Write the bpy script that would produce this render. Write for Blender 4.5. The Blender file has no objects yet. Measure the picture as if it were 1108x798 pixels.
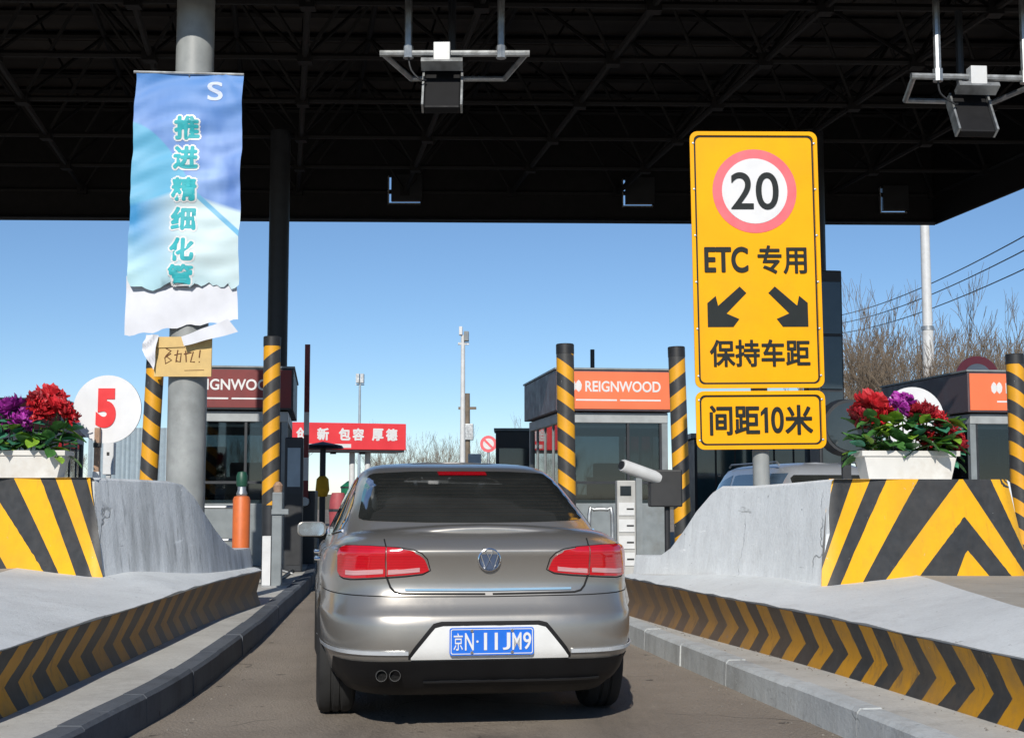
import bpy, bmesh, math, random
from mathutils import Vector, Matrix
from mathutils.bvhtree import BVHTree
R = math.radians
random.seed(7)
S = bpy.context.scene
COL = S.collection

# ------------------------------------------------------------------ camera
F, CX, CY, HOR, EYE = 1460.0, 554.0, 399.0, 534.0, 1.26
PITCH = math.atan((HOR - CY) / F)
cd = bpy.data.cameras.new('camera'); cam = bpy.data.objects.new('camera', cd); COL.objects.link(cam)
cam.location = (0, 0, EYE); cam.rotation_euler = (math.pi / 2 + PITCH, 0, 0)
cd.sensor_fit = 'HORIZONTAL'; cd.sensor_width = 36; cd.lens = F / 1108 * 36; cd.clip_end = 4000; cd.clip_start = .05
S.camera = cam
# ------------------------------------------------------------------ sky, sun, exposure
SUN_EL, SUN_AZ = R(31), R(6)          # the light travels forward and to the right
w = bpy.data.worlds.new('World'); S.world = w; w.use_nodes = True
nt = w.node_tree; bg = nt.nodes['Background']
sky = nt.nodes.new('ShaderNodeTexSky'); sky.sky_type = 'NISHITA'; sky.sun_disc = False
sky.sun_elevation = SUN_EL; sky.sun_rotation = math.pi + SUN_AZ
sky.air_density = 1.0; sky.dust_density = .0; sky.ozone_density = 10.0; sky.altitude = 2000
tint = nt.nodes.new('ShaderNodeMix'); tint.data_type = 'RGBA'; tint.blend_type = 'MULTIPLY'; tint.inputs[0].default_value = 1; tint.inputs[7].default_value = (1.36, 1.05, .82, 1)
nt.links.new(sky.outputs[0], tint.inputs[6]); nt.links.new(tint.outputs[2], bg.inputs[0]); bg.inputs[1].default_value = .118
sd = bpy.data.lights.new('sun', 'SUN'); sd.energy = 4.2; sd.angle = R(.5); sd.color = (1, .95, .87)
sun = bpy.data.objects.new('sun', sd); COL.objects.link(sun); sun.location = (-20, -30, 40)
LD = Vector((math.sin(SUN_AZ) * math.cos(SUN_EL), math.cos(SUN_AZ) * math.cos(SUN_EL), -math.sin(SUN_EL)))
sun.rotation_euler = LD.to_track_quat('-Z', 'Y').to_euler()
S.view_settings.view_transform = 'Standard'; S.view_settings.look = 'None'
S.view_settings.exposure = 0.12; S.view_settings.gamma = 1.0
S.cycles.max_bounces = 6

# ------------------------------------------------------------------ pixels to places
def ray(x, y):
    cx, cy = (x - CX) / F, (CY - y) / F
    return Vector((cx, math.cos(PITCH) - cy * math.sin(PITCH), math.sin(PITCH) + cy * math.cos(PITCH)))
def P(x, y, Z):                         # on the pixel's ray at distance Z ahead
    d = ray(x, y); return Vector((0, 0, EYE)) + d * (Z / d.y)
def G(x, y, z=0.0):                     # on the pixel's ray at height z
    d = ray(x, y); return Vector((0, 0, EYE)) + d * ((z - EYE) / d.z)
def px_of(x, y, z):
    v = Vector((x, y, z - EYE)); f = v.y * math.cos(PITCH) + v.z * math.sin(PITCH)
    return CX + F * v.x / f
LANE = R(8.0)
def LV(a, b, z=0):                      # a across the lane, b along it
    return Vector((a * math.cos(LANE) - b * math.sin(LANE), a * math.sin(LANE) + b * math.cos(LANE), z))

# ------------------------------------------------------------------ mesh building
class MB:
    def __init__(s): s.v = []; s.f = []; s.m = []; s.uv = []
    def face(s, idx, m=0, uv=None): s.f.append(tuple(idx)); s.m.append(m); s.uv.append(uv)
    def box(s, c, d, m=0, rot=None):
        c = Vector(c); b = len(s.v); h = Vector(d) / 2
        for x in (-1, 1):
            for y in (-1, 1):
                for z in (-1, 1):
                    p = Vector((x * h.x, y * h.y, z * h.z))
                    if rot is not None: p = rot @ p
                    s.v.append(c + p)
        for q in ((0, 1, 3, 2), (4, 6, 7, 5), (0, 4, 5, 1), (2, 3, 7, 6), (0, 2, 6, 4), (1, 5, 7, 3)): s.face([b + i for i in q], m)
        return s
    def bb(s, x0, x1, y0, y1, z0, z1, m=0):
        return s.box(((x0 + x1) / 2, (y0 + y1) / 2, (z0 + z1) / 2), (x1 - x0, y1 - y0, z1 - z0), m)
    def tube(s, pts, r, n=8, m=0, caps=True):
        pts = [Vector(p) for p in pts]; rs = r if isinstance(r, (list, tuple)) else [r] * len(pts)
        b = len(s.v); up = None
        for i, p in enumerate(pts):
            t = (pts[min(i + 1, len(pts) - 1)] - pts[max(i - 1, 0)]).normalized()
            if up is None:
                a = Vector((0, 0, 1)) if abs(t.z) < .9 else Vector((0, 1, 0))
                up = t.cross(a).normalized()
            up = (up - t * up.dot(t)).normalized(); w2 = t.cross(up)
            for k in range(n):
                an = 2 * math.pi * k / n
                s.v.append(p + (up * math.cos(an) + w2 * math.sin(an)) * rs[i])
        for i in range(len(pts) - 1):
            for k in range(n):
                a, c = b + i * n + k, b + i * n + (k + 1) % n
                s.face((a, c, c + n, a + n), m)
        if caps:
            s.face([b + k for k in range(n)][::-1], m); e = b + (len(pts) - 1) * n; s.face([e + k for k in range(n)], m)
        return s
    def lathe(s, prof, n=24, m=0, c=(0, 0, 0), axis='z'):
        b = len(s.v); c = Vector(c)
        for (r, h) in prof:
            for k in range(n):
                an = 2 * math.pi * k / n; x, y = r * math.cos(an), r * math.sin(an)
                s.v.append(c + (Vector((x, y, h)) if axis == 'z' else Vector((h, x, y)) if axis == 'x' else Vector((y, h, x))))
        for i in range(len(prof) - 1):
            for k in range(n):
                a, d = b + i * n + k, b + i * n + (k + 1) % n
                s.face((a, d, d + n, a + n), m)
        if prof[0][0] > 1e-4: s.face([b + k for k in range(n)][::-1], m)
        if prof[-1][0] > 1e-4: e = b + (len(prof) - 1) * n; s.face([e + k for k in range(n)], m)
        return s
    def grid(s, rows, m=0, uvs=None, wrap=False):
        b = len(s.v); nc = len(rows[0])
        for r in rows: s.v.extend(Vector(p) for p in r)
        for i in range(len(rows) - 1):
            for j in range(nc if wrap else nc - 1):
                j2 = (j + 1) % nc
                q = (b + i * nc + j, b + i * nc + j2, b + (i + 1) * nc + j2, b + (i + 1) * nc + j)
                s.face(q, m, [uvs[i][j], uvs[i][j2], uvs[i + 1][j2], uvs[i + 1][j]] if uvs else None)
        return s
    def prism(s, poly, t, m=0, y=0):    # outline in x,z, facing -y, thickness t behind it
        b = len(s.v); n = len(poly)
        s.v.extend(Vector((p[0], y, p[1])) for p in poly); s.v.extend(Vector((p[0], y + t, p[1])) for p in poly)
        s.face([b + i for i in range(n)], m); s.face([b + n + i for i in range(n)][::-1], m)
        for i in range(n): j = (i + 1) % n; s.face((b + i, b + n + i, b + n + j, b + j), m)
        return s
    def mesh(s, name, mats=(), smooth=False, fix=True):
        me = bpy.data.meshes.new(name); me.from_pydata([tuple(p) for p in s.v], [], s.f)
        for m in mats: me.materials.append(m)
        if len(mats) > 1: me.polygons.foreach_set('material_index', s.m)
        if any(u for u in s.uv):
            l = me.uv_layers.new(name='UVMap'); k = 0
            for pi, p in enumerate(me.polygons):
                for q in range(p.loop_total): l.data[p.loop_start + q].uv = s.uv[pi][q] if s.uv[pi] else (0, 0)
        if fix:
            bm = bmesh.new(); bm.from_mesh(me); bmesh.ops.recalc_face_normals(bm, faces=bm.faces); bm.to_mesh(me); bm.free()
        if smooth == 'auto': me.set_sharp_from_angle(angle=R(38))
        elif smooth: me.polygons.foreach_set('use_smooth', [True] * len(me.polygons))
        return me
def ob(name, me, parent=None, mats=None, loc=None, rot=None, smooth=False, bevel=0, label=None, kind=None):
    if isinstance(me, MB): me = me.mesh(name, mats if isinstance(mats, (list, tuple)) else [mats] if mats else [], smooth)
    o = bpy.data.objects.new(name, me); COL.objects.link(o)
    if parent: o.parent = parent
    if loc is not None: o.location = loc
    if rot is not None: o.rotation_euler = rot
    if bevel:
        b = o.modifiers.new('bevel', 'BEVEL'); b.width = bevel; b.segments = 2; b.limit_method = 'ANGLE'; b.angle_limit = R(40)
    if label: o['label'] = label
    if kind: o['kind'] = kind
    return o
def tag(o, label, cat, group=None):
    o['label'] = label; o['category'] = cat
    if group: o['group'] = group
    return o
def thing(name, label, cat, loc=(0, 0, 0), rz=0, group=None):
    o = bpy.data.objects.new(name, None); COL.objects.link(o); o.empty_display_size = .2
    o.location = loc; o.rotation_euler = (0, 0, rz); return tag(o, label, cat, group)
def copy_tree(o, parent=None):
    c = o.copy(); COL.objects.link(c); c.parent = parent
    for ch in list(o.children): copy_tree(ch, c)
    return c
def text_mesh(body, w, h, extr=.004, bold=0.0, shear=0.0):      # lettering fitted to w x h, centred, in the x,z plane facing -y
    cu = bpy.data.curves.new('lettering', 'FONT'); cu.body = body; cu.size = 1; cu.extrude = .02; cu.offset = bold; cu.shear = shear
    cu.resolution_u = 7
    o = bpy.data.objects.new('lettering', cu); COL.objects.link(o)
    bpy.context.view_layer.update()
    me = bpy.data.meshes.new_from_object(o.evaluated_get(bpy.context.evaluated_depsgraph_get()))
    bpy.data.objects.remove(o); bpy.data.curves.remove(cu)
    xs = [v.co.x for v in me.vertices]; ys = [v.co.y for v in me.vertices]
    x0, x1, y0, y1 = min(xs), max(xs), min(ys), max(ys)
    for v in me.vertices:
        c = v.co.copy()
        v.co = (((c.x - x0) / (x1 - x0) - .5) * w, -c.z / .02 * extr, ((c.y - y0) / (y1 - y0) - .5) * h)
    return me
def thicken(me, d, n=12, lift=.0003):      # heavier lettering: shifted copies, each a hair proud of the last
    vs = [v.co.copy() for v in me.vertices]; fs = [tuple(p.vertices) for p in me.polygons]; mb = MB(); k = len(vs)
    for i in range(n + 1):
        a = 2 * math.pi * i / n; o = Vector((d * math.cos(a), -lift * i, d * math.sin(a))) if i < n else Vector((0, -lift * i, 0))
        mb.v += [v + o for v in vs]
        for f in fs: mb.face([i * k + q for q in f])
    return mb.mesh('lettering', [], False, False)
def lettering(body, w, h, mat, parent, loc, bold=0.0, extr=.004, name='lettering', rot=None, fat=0.0):
    me = text_mesh(body, w, h, extr, bold)
    if fat: me = thicken(me, fat)
    me.materials.clear(); me.materials.append(mat)
    return ob(name, me, parent, loc=loc, rot=rot)
def spline(pts, step):                   # Catmull-Rom through points, resampled
    pts = [Vector(p) for p in pts]; out = []
    for i in range(len(pts) - 1):
        p0, p1, p2, p3 = pts[max(i - 1, 0)], pts[i], pts[i + 1], pts[min(i + 2, len(pts) - 1)]
        n = max(1, int((p2 - p1).length / step + .5))
        for k in range(n):
            t = k / n
            out.append(.5 * ((2 * p1) + (p2 - p0) * t + (2 * p0 - 5 * p1 + 4 * p2 - p3) * t * t + (3 * p1 - p0 - 3 * p2 + p3) * t ** 3))
    out.append(pts[-1]); return out
def bvh_of(me): return BVHTree.FromPolygons([v.co.copy() for v in me.vertices], [tuple(p.vertices) for p in me.polygons])
def lerp_tab(tab, x):
    if x <= tab[0][0]: return tab[0][1]
    for (a, b), (c, d) in zip(tab, tab[1:]):
        if x <= c: return b + (d - b) * (x - a) / (c - a)
    return tab[-1][1]

# ------------------------------------------------------------------ materials
class NT:
    def __init__(s, name):
        s.mat = bpy.data.materials.new(name); s.mat.use_nodes = True; s.t = s.mat.node_tree
        s.b = s.t.nodes['Principled BSDF']; s.tc = s.t.nodes.new('ShaderNodeTexCoord')
    def n(s, typ, **kw):
        x = s.t.nodes.new(typ)
        for k, v in kw.items(): setattr(x, k, v)
        return x
    def link(s, a, b): s.t.links.new(a, b)
    def val(s, inp, v):
        if hasattr(v, 'is_output') or isinstance(v, bpy.types.NodeSocket): s.link(v, inp)
        else: inp.default_value = v
    def math(s, op, a, b=0.0, c=0.0):
        x = s.n('ShaderNodeMath', operation=op)
        for i, v in enumerate((a, b, c)): s.val(x.inputs[i], v)
        return x.outputs[0]
    def noise(s, scale, detail=4, co=None, rough=.55, sc=None):
        x = s.n('ShaderNodeTexNoise'); x.inputs['Scale'].default_value = scale; x.inputs['Detail'].default_value = detail
        x.inputs['Roughness'].default_value = rough
        co = co or s.tc.outputs['Object']
        if sc:
            mp = s.n('ShaderNodeMapping'); mp.inputs['Scale'].default_value = sc; s.link(co, mp.inputs[0]); co = mp.outputs[0]
        s.link(co, x.inputs['Vector']); return x.outputs['Fac']
    def ramp(s, fac, lo, hi):
        x = s.n('ShaderNodeMapRange'); s.val(x.inputs[0], fac); x.inputs[1].default_value = lo; x.inputs[2].default_value = hi
        return x.outputs[0]
    def mix(s, fac, a, b):
        x = s.n('ShaderNodeMix', data_type='RGBA'); s.val(x.inputs[0], fac)
        for i, v in ((6, a), (7, b)):
            if isinstance(v, (tuple, list)): x.inputs[i].default_value = (*v[:3], 1)
            else: s.link(v, x.inputs[i])
        return x.outputs[2]
    def bump(s, h, strength, dist=.02):
        x = s.n('ShaderNodeBump'); x.inputs['Strength'].default_value = strength; x.inputs['Distance'].default_value = dist
        s.link(h, x.inputs['Height']); s.link(x.outputs[0], s.b.inputs['Normal'])
    def setp(s, **kw):
        for k, v in kw.items(): s.val(s.b.inputs[k.replace('_', ' ')], v if not isinstance(v, tuple) else (*v, 1))
        return s
def pm(name, col, rough=.55, metal=0.0, var=.2, scale=6, bump=.0, coat=0.0, dirt=None, dirt_amt=.5, spec=.5):
    m = NT(name); a = m.noise(scale, 5); f = m.ramp(a, .3, .7)
    c = m.mix(f, tuple(x * (1 - var) for x in col), tuple(min(1, x * (1 + var * .6)) for x in col))
    if dirt:
        d = m.ramp(m.noise(scale * .35, 7, rough=.7), .5, .72); c = m.mix(m.math('MULTIPLY', d, dirt_amt), c, dirt)
    m.link(c, m.b.inputs['Base Color']); m.setp(Roughness=m.math('ADD', m.math('MULTIPLY', f, .15), rough - .07), Metallic=metal)
    m.b.inputs['Specular IOR Level'].default_value = spec
    if coat: m.setp(Coat_Weight=coat, Coat_Roughness=.04)
    if bump: m.bump(m.noise(scale * 6, 6), bump)
    return m.mat
M = {}
M['black'] = pm('black paint', (.018, .019, .021), .5, var=.3)
M['rubber'] = pm('tyre rubber', (.016, .016, .016), .85, var=.3, scale=20)
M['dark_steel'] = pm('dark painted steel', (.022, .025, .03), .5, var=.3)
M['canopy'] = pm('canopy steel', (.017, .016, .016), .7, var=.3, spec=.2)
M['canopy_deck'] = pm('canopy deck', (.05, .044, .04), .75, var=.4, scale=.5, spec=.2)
M['steel'] = pm('galvanised steel', (.42, .44, .45), .42, .75, var=.25, scale=9, dirt=(.2, .19, .17))
M['column'] = pm('grey painted column', (.29, .305, .30), .5, .0, var=.25, scale=3, dirt=(.12, .12, .11), dirt_amt=.6)
M['white'] = pm('white paint', (.60, .61, .61), .45, var=.08, dirt=(.42, .4, .36), dirt_amt=.4)
M['white_plastic'] = pm('white plastic', (.63, .61, .57), .45, var=.08, dirt=(.4, .33, .24), dirt_amt=.55)
M['sign_white'] = pm('sign white', (.66, .66, .66), .4, var=.05)
M['sign_yellow'] = pm('sign yellow', (.84, .385, .002), .5, var=.07, scale=2.2, spec=.15, dirt=(.55, .26, .02), dirt_amt=.35)
M['sign_black'] = pm('sign black', (.014, .018, .018), .5, var=.2, spec=.2)
M['sign_red'] = pm('faded sign red', (.80, .13, .15), .4, var=.1)
M['red_paint'] = pm('red paint', (.68, .022, .025), .4, var=.12)
M['orange'] = pm('orange film', (.82, .17, .065), .45, var=.07, scale=2)
M['maroon'] = pm('maroon film', (.17, .018, .018), .5, var=.15)
M['booth_side'] = pm('booth side panel', (.085, .06, .07), .5, var=.2)
M['booth_grey'] = pm('booth grey', (.20, .225, .235), .45, var=.15, dirt=(.12, .115, .10))
M['eave'] = pm('grey eave', (.33, .35, .355), .5, var=.15, dirt=(.2, .19, .17))
M['board_red'] = pm('red board', (.70, .035, .045), .5, var=.1, scale=1)
M['bollard_orange'] = pm('orange tube', (.62, .14, .03), .45, var=.15, dirt=(.2, .07, .03))
M['green'] = pm('green paint', (.01, .15, .07), .4)
M['green_dark'] = pm('dark green cap', (.012, .07, .04), .45)
M['machine'] = pm('grey white machine', (.40, .40, .385), .5, var=.12, dirt=(.22, .2, .17))
M['wood'] = pm('wood stake', (.32, .2, .13), .7, var=.3, scale=20, bump=.2)
M['card'] = pm('cardboard', (.60, .42, .17), .8, var=.12, scale=8, bump=.05)
M['ink'] = pm('marker ink', (.16, .07, .03), .8)
M['cloth'] = pm('white cloth', (.64, .65, .69), .85, var=.06)
M['teal'] = pm('teal print', (.02, .38, .42), .6, var=.15)
M['pale_print'] = pm('pale print', (.52, .58, .72), .6, var=.1)
M['bark'] = pm('bark', (.17, .135, .10), .9, var=.35, scale=3)
M['twig'] = pm('dry twigs', (.20, .155, .11), .9, var=.35, scale=1)
M['leaf'] = pm('leaf', (.055, .17, .035), .5, var=.5, scale=14)
M['leaf_lime'] = pm('lime leaf', (.20, .36, .03), .5, var=.4, scale=14)
M['leaf_blue'] = pm('blue green leaf', (.05, .22, .13), .5, var=.4, scale=14)
M['petal_red'] = pm('red petals', (.52, .012, .02), .55, var=.55, scale=25)
M['petal_deep'] = pm('crimson petals', (.30, .008, .018), .55, var=.5, scale=25)
M['petal_purple'] = pm('purple petals', (.34, .02, .30), .55, var=.5, scale=25)
M['stamen'] = pm('stamen', (.75, .45, .12), .6)
M['chrome'] = pm('chrome', (.75, .76, .78), .12, 1.0, var=.05)
M['lit_recess'] = pm('sunlit recess paint', (.72, .72, .70), .4, .1, var=.05)  # plate recess: sun and sky brightness on the paint put into a paler colour
M['strip'] = pm('bright strip', (.68, .72, .76), .25, .4, var=.05)
M['plate_blue'] = pm('plate blue', (.012, .14, .62), .35, var=.06)
M['black_plastic'] = pm('black plastic', (.008, .008, .009), .6, var=.2, spec=.25)
M['barrel'] = pm('faded red drum', (.34, .06, .07), .6)
M['pipe'] = pm('sooty steel pipe', (.16, .155, .15), .4, .8)
M['heater'] = pm('heater wire', (.05, .04, .03), .5)
M['seam'] = pm('panel gap', (.006, .006, .006), .8)
M['yellow_cloth'] = pm('yellow cloth', (.75, .42, .02), .8)
M['blue_grey'] = pm('blue grey sheet', (.30, .37, .42), .55, var=.12)
M['glow_amber'] = pm('amber lens', (.8, .25, .02), .3)
def glass(name, col, rough=.06, spec=.5):
    m = NT(name); m.setp(Base_Color=col, Roughness=rough, Coat_Weight=.5, Coat_Roughness=.03); m.b.inputs['Specular IOR Level'].default_value = spec
    f = m.ramp(m.noise(3, 3), .35, .75); m.link(m.mix(f, col, tuple(c * 1.5 + .004 for c in col)), m.b.inputs['Base Color']); return m.mat
M['car_glass'] = glass('tinted car glass', (.018, .02, .019), .04)
def pane(name, tint, refl):
    m = NT(name); tr = m.n('ShaderNodeBsdfTransparent'); tr.inputs[0].default_value = (*tint, 1); gl = m.n('ShaderNodeBsdfGlossy'); gl.inputs['Roughness'].default_value = .03
    fr_ = m.n('ShaderNodeFresnel'); fr_.inputs[0].default_value = 1.5; mx = m.n('ShaderNodeMixShader')
    m.link(m.math('ADD', fr_.outputs[0], refl), mx.inputs[0]); m.link(tr.outputs[0], mx.inputs[1]); m.link(gl.outputs[0], mx.inputs[2]); m.link(mx.outputs[0], m.t.nodes['Material Output'].inputs[0]); return m.mat
M['booth_glass'] = pane('booth window glass', (.45, .5, .52), .03)
M['side_glass'] = pane('pale booth glass', (.6, .68, .72), .12)
M['hut_glass'] = glass('teal tinted glass', (.02, .05, .06))
M['dark_glass'] = glass('dark screen glass', (.02, .026, .03))
M['mirror'] = pm('mirror glass', (.55, .62, .7), .06, 1.0, var=.03)
def paint(name, col, flake=.85, rough=.24):
    m = NT(name); fl = m.noise(900, 2); du = m.ramp(m.noise(2.2, 6, rough=.7), .45, .8)
    c = m.mix(m.math('MULTIPLY', fl, .25), col, tuple(x * .7 for x in col)); c = m.mix(m.math('MULTIPLY', du, .22), c, (.20, .17, .135))
    m.link(c, m.b.inputs['Base Color']); m.setp(Metallic=flake, Roughness=m.math('ADD', m.math('MULTIPLY', du, .14), rough), Coat_Weight=.6, Coat_Roughness=.1)
    return m.mat
M['car_paint'] = paint('grey brown metallic paint', (.33, .315, .29), .66, .31)
M['suv_paint'] = paint('silver paint', (.42, .45, .49), .4, .3)
def lens(name, col):
    m = NT(name); wv = m.n('ShaderNodeTexWave'); wv.inputs['Scale'].default_value = 22; wv.bands_direction = 'Z'; m.link(m.tc.outputs['Object'], wv.inputs[0])
    m.link(m.mix(wv.outputs['Fac'], col, tuple(c * .85 for c in col)), m.b.inputs['Base Color'])
    m.setp(Roughness=.18, Coat_Weight=1.0, Coat_Roughness=.03); return m.mat
M['lamp_red'] = lens('red lamp lens', (.52, .005, .014)); M['lamp_red_dark'] = lens('deep red lamp lens', (.42, .004, .012))
M['lamp_clear'] = lens('clear lamp lens', (.58, .30, .31))
def mat_road():
    m = NT('worn road'); co = m.tc.outputs['Object']
    a = m.ramp(m.noise(.5, 7, rough=.7), .3, .7); g = m.noise(75, 5, rough=.8); ag = m.n('ShaderNodeTexVoronoi'); ag.inputs['Scale'].default_value = 55; m.link(co, ag.inputs[0])
    c = m.mix(a, (.24, .202, .163), (.38, .325, .265))
    sp = m.n('ShaderNodeSeparateXYZ'); m.link(co, sp.inputs[0]); ax = m.math('ADD', sp.outputs[0], m.math('MULTIPLY', sp.outputs[1], .14))
    ax = m.math('ADD', ax, m.math('MULTIPLY', m.math('SUBTRACT', m.noise(.4, 2), .5), .35))
    for off in (.18, 1.72):                                    # rubbered wheel tracks of the lane
        d = m.math('ABSOLUTE', m.math('SUBTRACT', ax, off)); tr = m.math('MULTIPLY', m.ramp(d, .42, .08), m.ramp(m.noise(3, 6, sc=(1, .15, 1), rough=.7), .3, .65)); c = m.mix(m.math('MULTIPLY', tr, .75), c, (.12, .102, .084))
    d = m.math('ABSOLUTE', m.math('SUBTRACT', ax, .95)); oil = m.math('MULTIPLY', m.ramp(d, .45, .1), m.ramp(m.noise(2.2, 7, rough=.75), .42, .66)); c = m.mix(m.math('MULTIPLY', oil, .6), c, (.08, .069, .06))
    c = m.mix(m.math('MULTIPLY', m.ramp(g, .35, .72), .4), c, (.10, .087, .075)); c = m.mix(m.math('MULTIPLY', m.ramp(ag.outputs['Distance'], .22, .08), .35), c, (.44, .40, .35))
    dr = m.ramp(m.noise(7, 3), .69, .72); c = m.mix(m.math('MULTIPLY', dr, .7), c, (.035, .03, .027))
    vo = m.n('ShaderNodeTexVoronoi', feature='DISTANCE_TO_EDGE'); vo.inputs['Scale'].default_value = .45
    mp = m.n('ShaderNodeMix', data_type='VECTOR'); nz = m.n('ShaderNodeTexNoise'); nz.inputs['Scale'].default_value = 2.5; nz.inputs['Detail'].default_value = 5; m.link(co, nz.inputs[0])
    mp.inputs[0].default_value = .22; m.link(co, mp.inputs[4]); m.link(nz.outputs['Color'], mp.inputs[5]); m.link(mp.outputs[1], vo.inputs[0])
    cr = m.math('MULTIPLY', m.ramp(vo.outputs['Distance'], .004, .0), m.ramp(m.noise(1.1, 2), .45, .6)); c = m.mix(m.math('MULTIPLY', cr, .7), c, (.03, .027, .025))
    m.link(c, m.b.inputs['Base Color']); m.setp(Roughness=.85); m.b.inputs['Specular IOR Level'].default_value = .3; m.bump(m.math('ADD', g, m.math('MULTIPLY', ag.outputs['Distance'], -.8)), .8, .01); return m.mat
M['road'] = mat_road()
def mat_conc(name, lo, hi, stain, streak=0.0, amt=.6, fine=.12, bump=.25):
    m = NT(name); co = m.tc.outputs['Object']; a = m.ramp(m.noise(1.1, 7, rough=.65), .3, .72); c = m.mix(a, lo, hi)
    s1 = m.ramp(m.noise(.8, 8, rough=.75), .5, .72); c = m.mix(m.math('MULTIPLY', s1, amt), c, stain)
    s4 = m.ramp(m.noise(4.5, 9, rough=.8), .54, .70); c = m.mix(m.math('MULTIPLY', s4, amt * .6), c, tuple(x * .75 for x in stain))
    if streak:
        s2 = m.ramp(m.noise(9, 4, sc=(1, 1, .05), rough=.6), .45, .68); c = m.mix(m.math('MULTIPLY', s2, streak), c, stain)
        s3 = m.ramp(m.noise(5, 3, sc=(1, 1, .08)), .6, .7); c = m.mix(m.math('MULTIPLY', s3, streak * .6), c, tuple(min(1, x * 1.2) for x in hi))
        s5 = m.ramp(m.noise(26, 3, sc=(1, 1, .035)), .58, .72); c = m.mix(m.math('MULTIPLY', s5, streak * .7), c, tuple(x * .6 for x in stain))
    g = m.noise(45, 6, rough=.75); c = m.mix(m.math('MULTIPLY', m.ramp(g, .42, .78), fine * 1.8), c, tuple(x * .4 for x in lo))
    sc = m.ramp(m.noise(2.6, 6, sc=(.35, .9, 3.5), rough=.65), .66, .70); c = m.mix(m.math('MULTIPLY', sc, .45), c, tuple(min(1, x * 1.3) for x in hi))
    sd_ = m.ramp(m.noise(3.1, 6, sc=(1.1, .3, 4.0), rough=.7), .67, .70); c = m.mix(m.math('MULTIPLY', sd_, .6), c, tuple(x * .45 for x in stain))
    sp = m.ramp(m.noise(19, 3), .71, .74); c = m.mix(m.math('MULTIPLY', sp, .65), c, tuple(x * .35 for x in stain))
    wv = m.n('ShaderNodeTexNoise'); wv.inputs['Scale'].default_value = 3.0; wv.inputs['Detail'].default_value = 4; m.link(co, wv.inputs[0])
    mx = m.n('ShaderNodeMix', data_type='VECTOR'); mx.inputs[0].default_value = .25; m.link(co, mx.inputs[4]); m.link(wv.outputs['Color'], mx.inputs[5])
    vo = m.n('ShaderNodeTexVoronoi', feature='DISTANCE_TO_EDGE'); vo.inputs['Scale'].default_value = .7; m.link(mx.outputs[1], vo.inputs[0])
    ck = m.math('MULTIPLY', m.ramp(vo.outputs['Distance'], .0035, .0), m.ramp(m.noise(1.7, 2), .5, .6)); c = m.mix(m.math('MULTIPLY', ck, .8), c, tuple(x * .25 for x in lo))
    m.link(c, m.b.inputs['Base Color']); m.setp(Roughness=.78); m.b.inputs['Specular IOR Level'].default_value = .25
    m.bump(m.math('ADD', m.math('MULTIPLY', m.noise(7, 5), 1.2), m.math('SUBTRACT', g, ck)), bump * 1.6, .01); return m.mat
M['wall_paint'] = mat_conc('pale painted concrete', (.66, .69, .70), (.80, .83, .84), (.48, .49, .49), .25, .4)
M['wall_streaked'] = mat_conc('streaked grey concrete', (.54, .57, .59), (.68, .71, .73), (.34, .36, .37), .75, .35)
M['apron'] = mat_conc('painted apron', (.60, .625, .63), (.73, .76, .765), (.42, .42, .41), .0, .45)
M['beige_conc'] = mat_conc('beige concrete', (.36, .33, .28), (.46, .43, .375), (.25, .22, .18), 0, .5)
M['island_top'] = mat_conc('island concrete', (.42, .41, .38), (.60, .59, .55), (.24, .22, .19), 0, .65)
M['kerb'] = mat_conc('kerb concrete', (.44, .465, .47), (.60, .63, .63), (.20, .19, .175), .2, .75)
M['kerb_shaded'] = mat_conc('dark shaded kerb', (.085, .096, .115), (.145, .16, .18), (.045, .046, .05), .2, .6)  # left kerb: the shade on its lane face is put into the colour
M['grass'] = mat_conc('dry grass ground', (.12, .10, .055), (.20, .17, .10), (.07, .07, .03), 0, .6)
def mat_stripes(name, expr, yel=(.74, .35, .008), dark=(.026, .027, .028), grime=.5, brown=0.0, worn=.15):
    m = NT(name); k = expr(m); fl = m.math('FLOOR', k); od = m.math('ABSOLUTE', m.math('MODULO', fl, 2.0))
    y = m.mix(m.math('MULTIPLY', m.ramp(m.noise(7, 6, rough=.7), .35, .7), .35), yel, tuple(q * .7 for q in yel))
    d = m.mix(m.ramp(m.noise(12, 5), .3, .75), dark, tuple(q * 1.8 for q in dark))
    c = m.mix(od, d, y)
    g = m.ramp(m.noise(1.8, 8, rough=.75), .46, .72); c = m.mix(m.math('MULTIPLY', g, grime), c, (.12, .095, .07))
    if brown:
        sp = m.n('ShaderNodeSeparateXYZ'); m.link(m.tc.outputs['UV'], sp.inputs[0])
        br = m.math('MULTIPLY', m.ramp(sp.outputs[0], brown[0], brown[1]), brown[2]); c = m.mix(br, c, (.16, .10, .055))
    dr = m.ramp(m.noise(22, 5, sc=(1, 1, .12), rough=.7), .55, .75); c = m.mix(m.math('MULTIPLY', dr, worn), c, (.075, .062, .05))
    pe = m.ramp(m.noise(3.5, 9, rough=.8), .62, .66); c = m.mix(m.math('MULTIPLY', pe, worn), c, (.17, .15, .125))
    ch = m.ramp(m.noise(16, 4, rough=.7), .70, .73); c = m.mix(m.math('MULTIPLY', ch, .7), c, (.40, .40, .38))
    m.link(c, m.b.inputs['Base Color']); m.setp(Roughness=.5); m.bump(m.noise(40, 4), .12, .006); return m.mat
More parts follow.
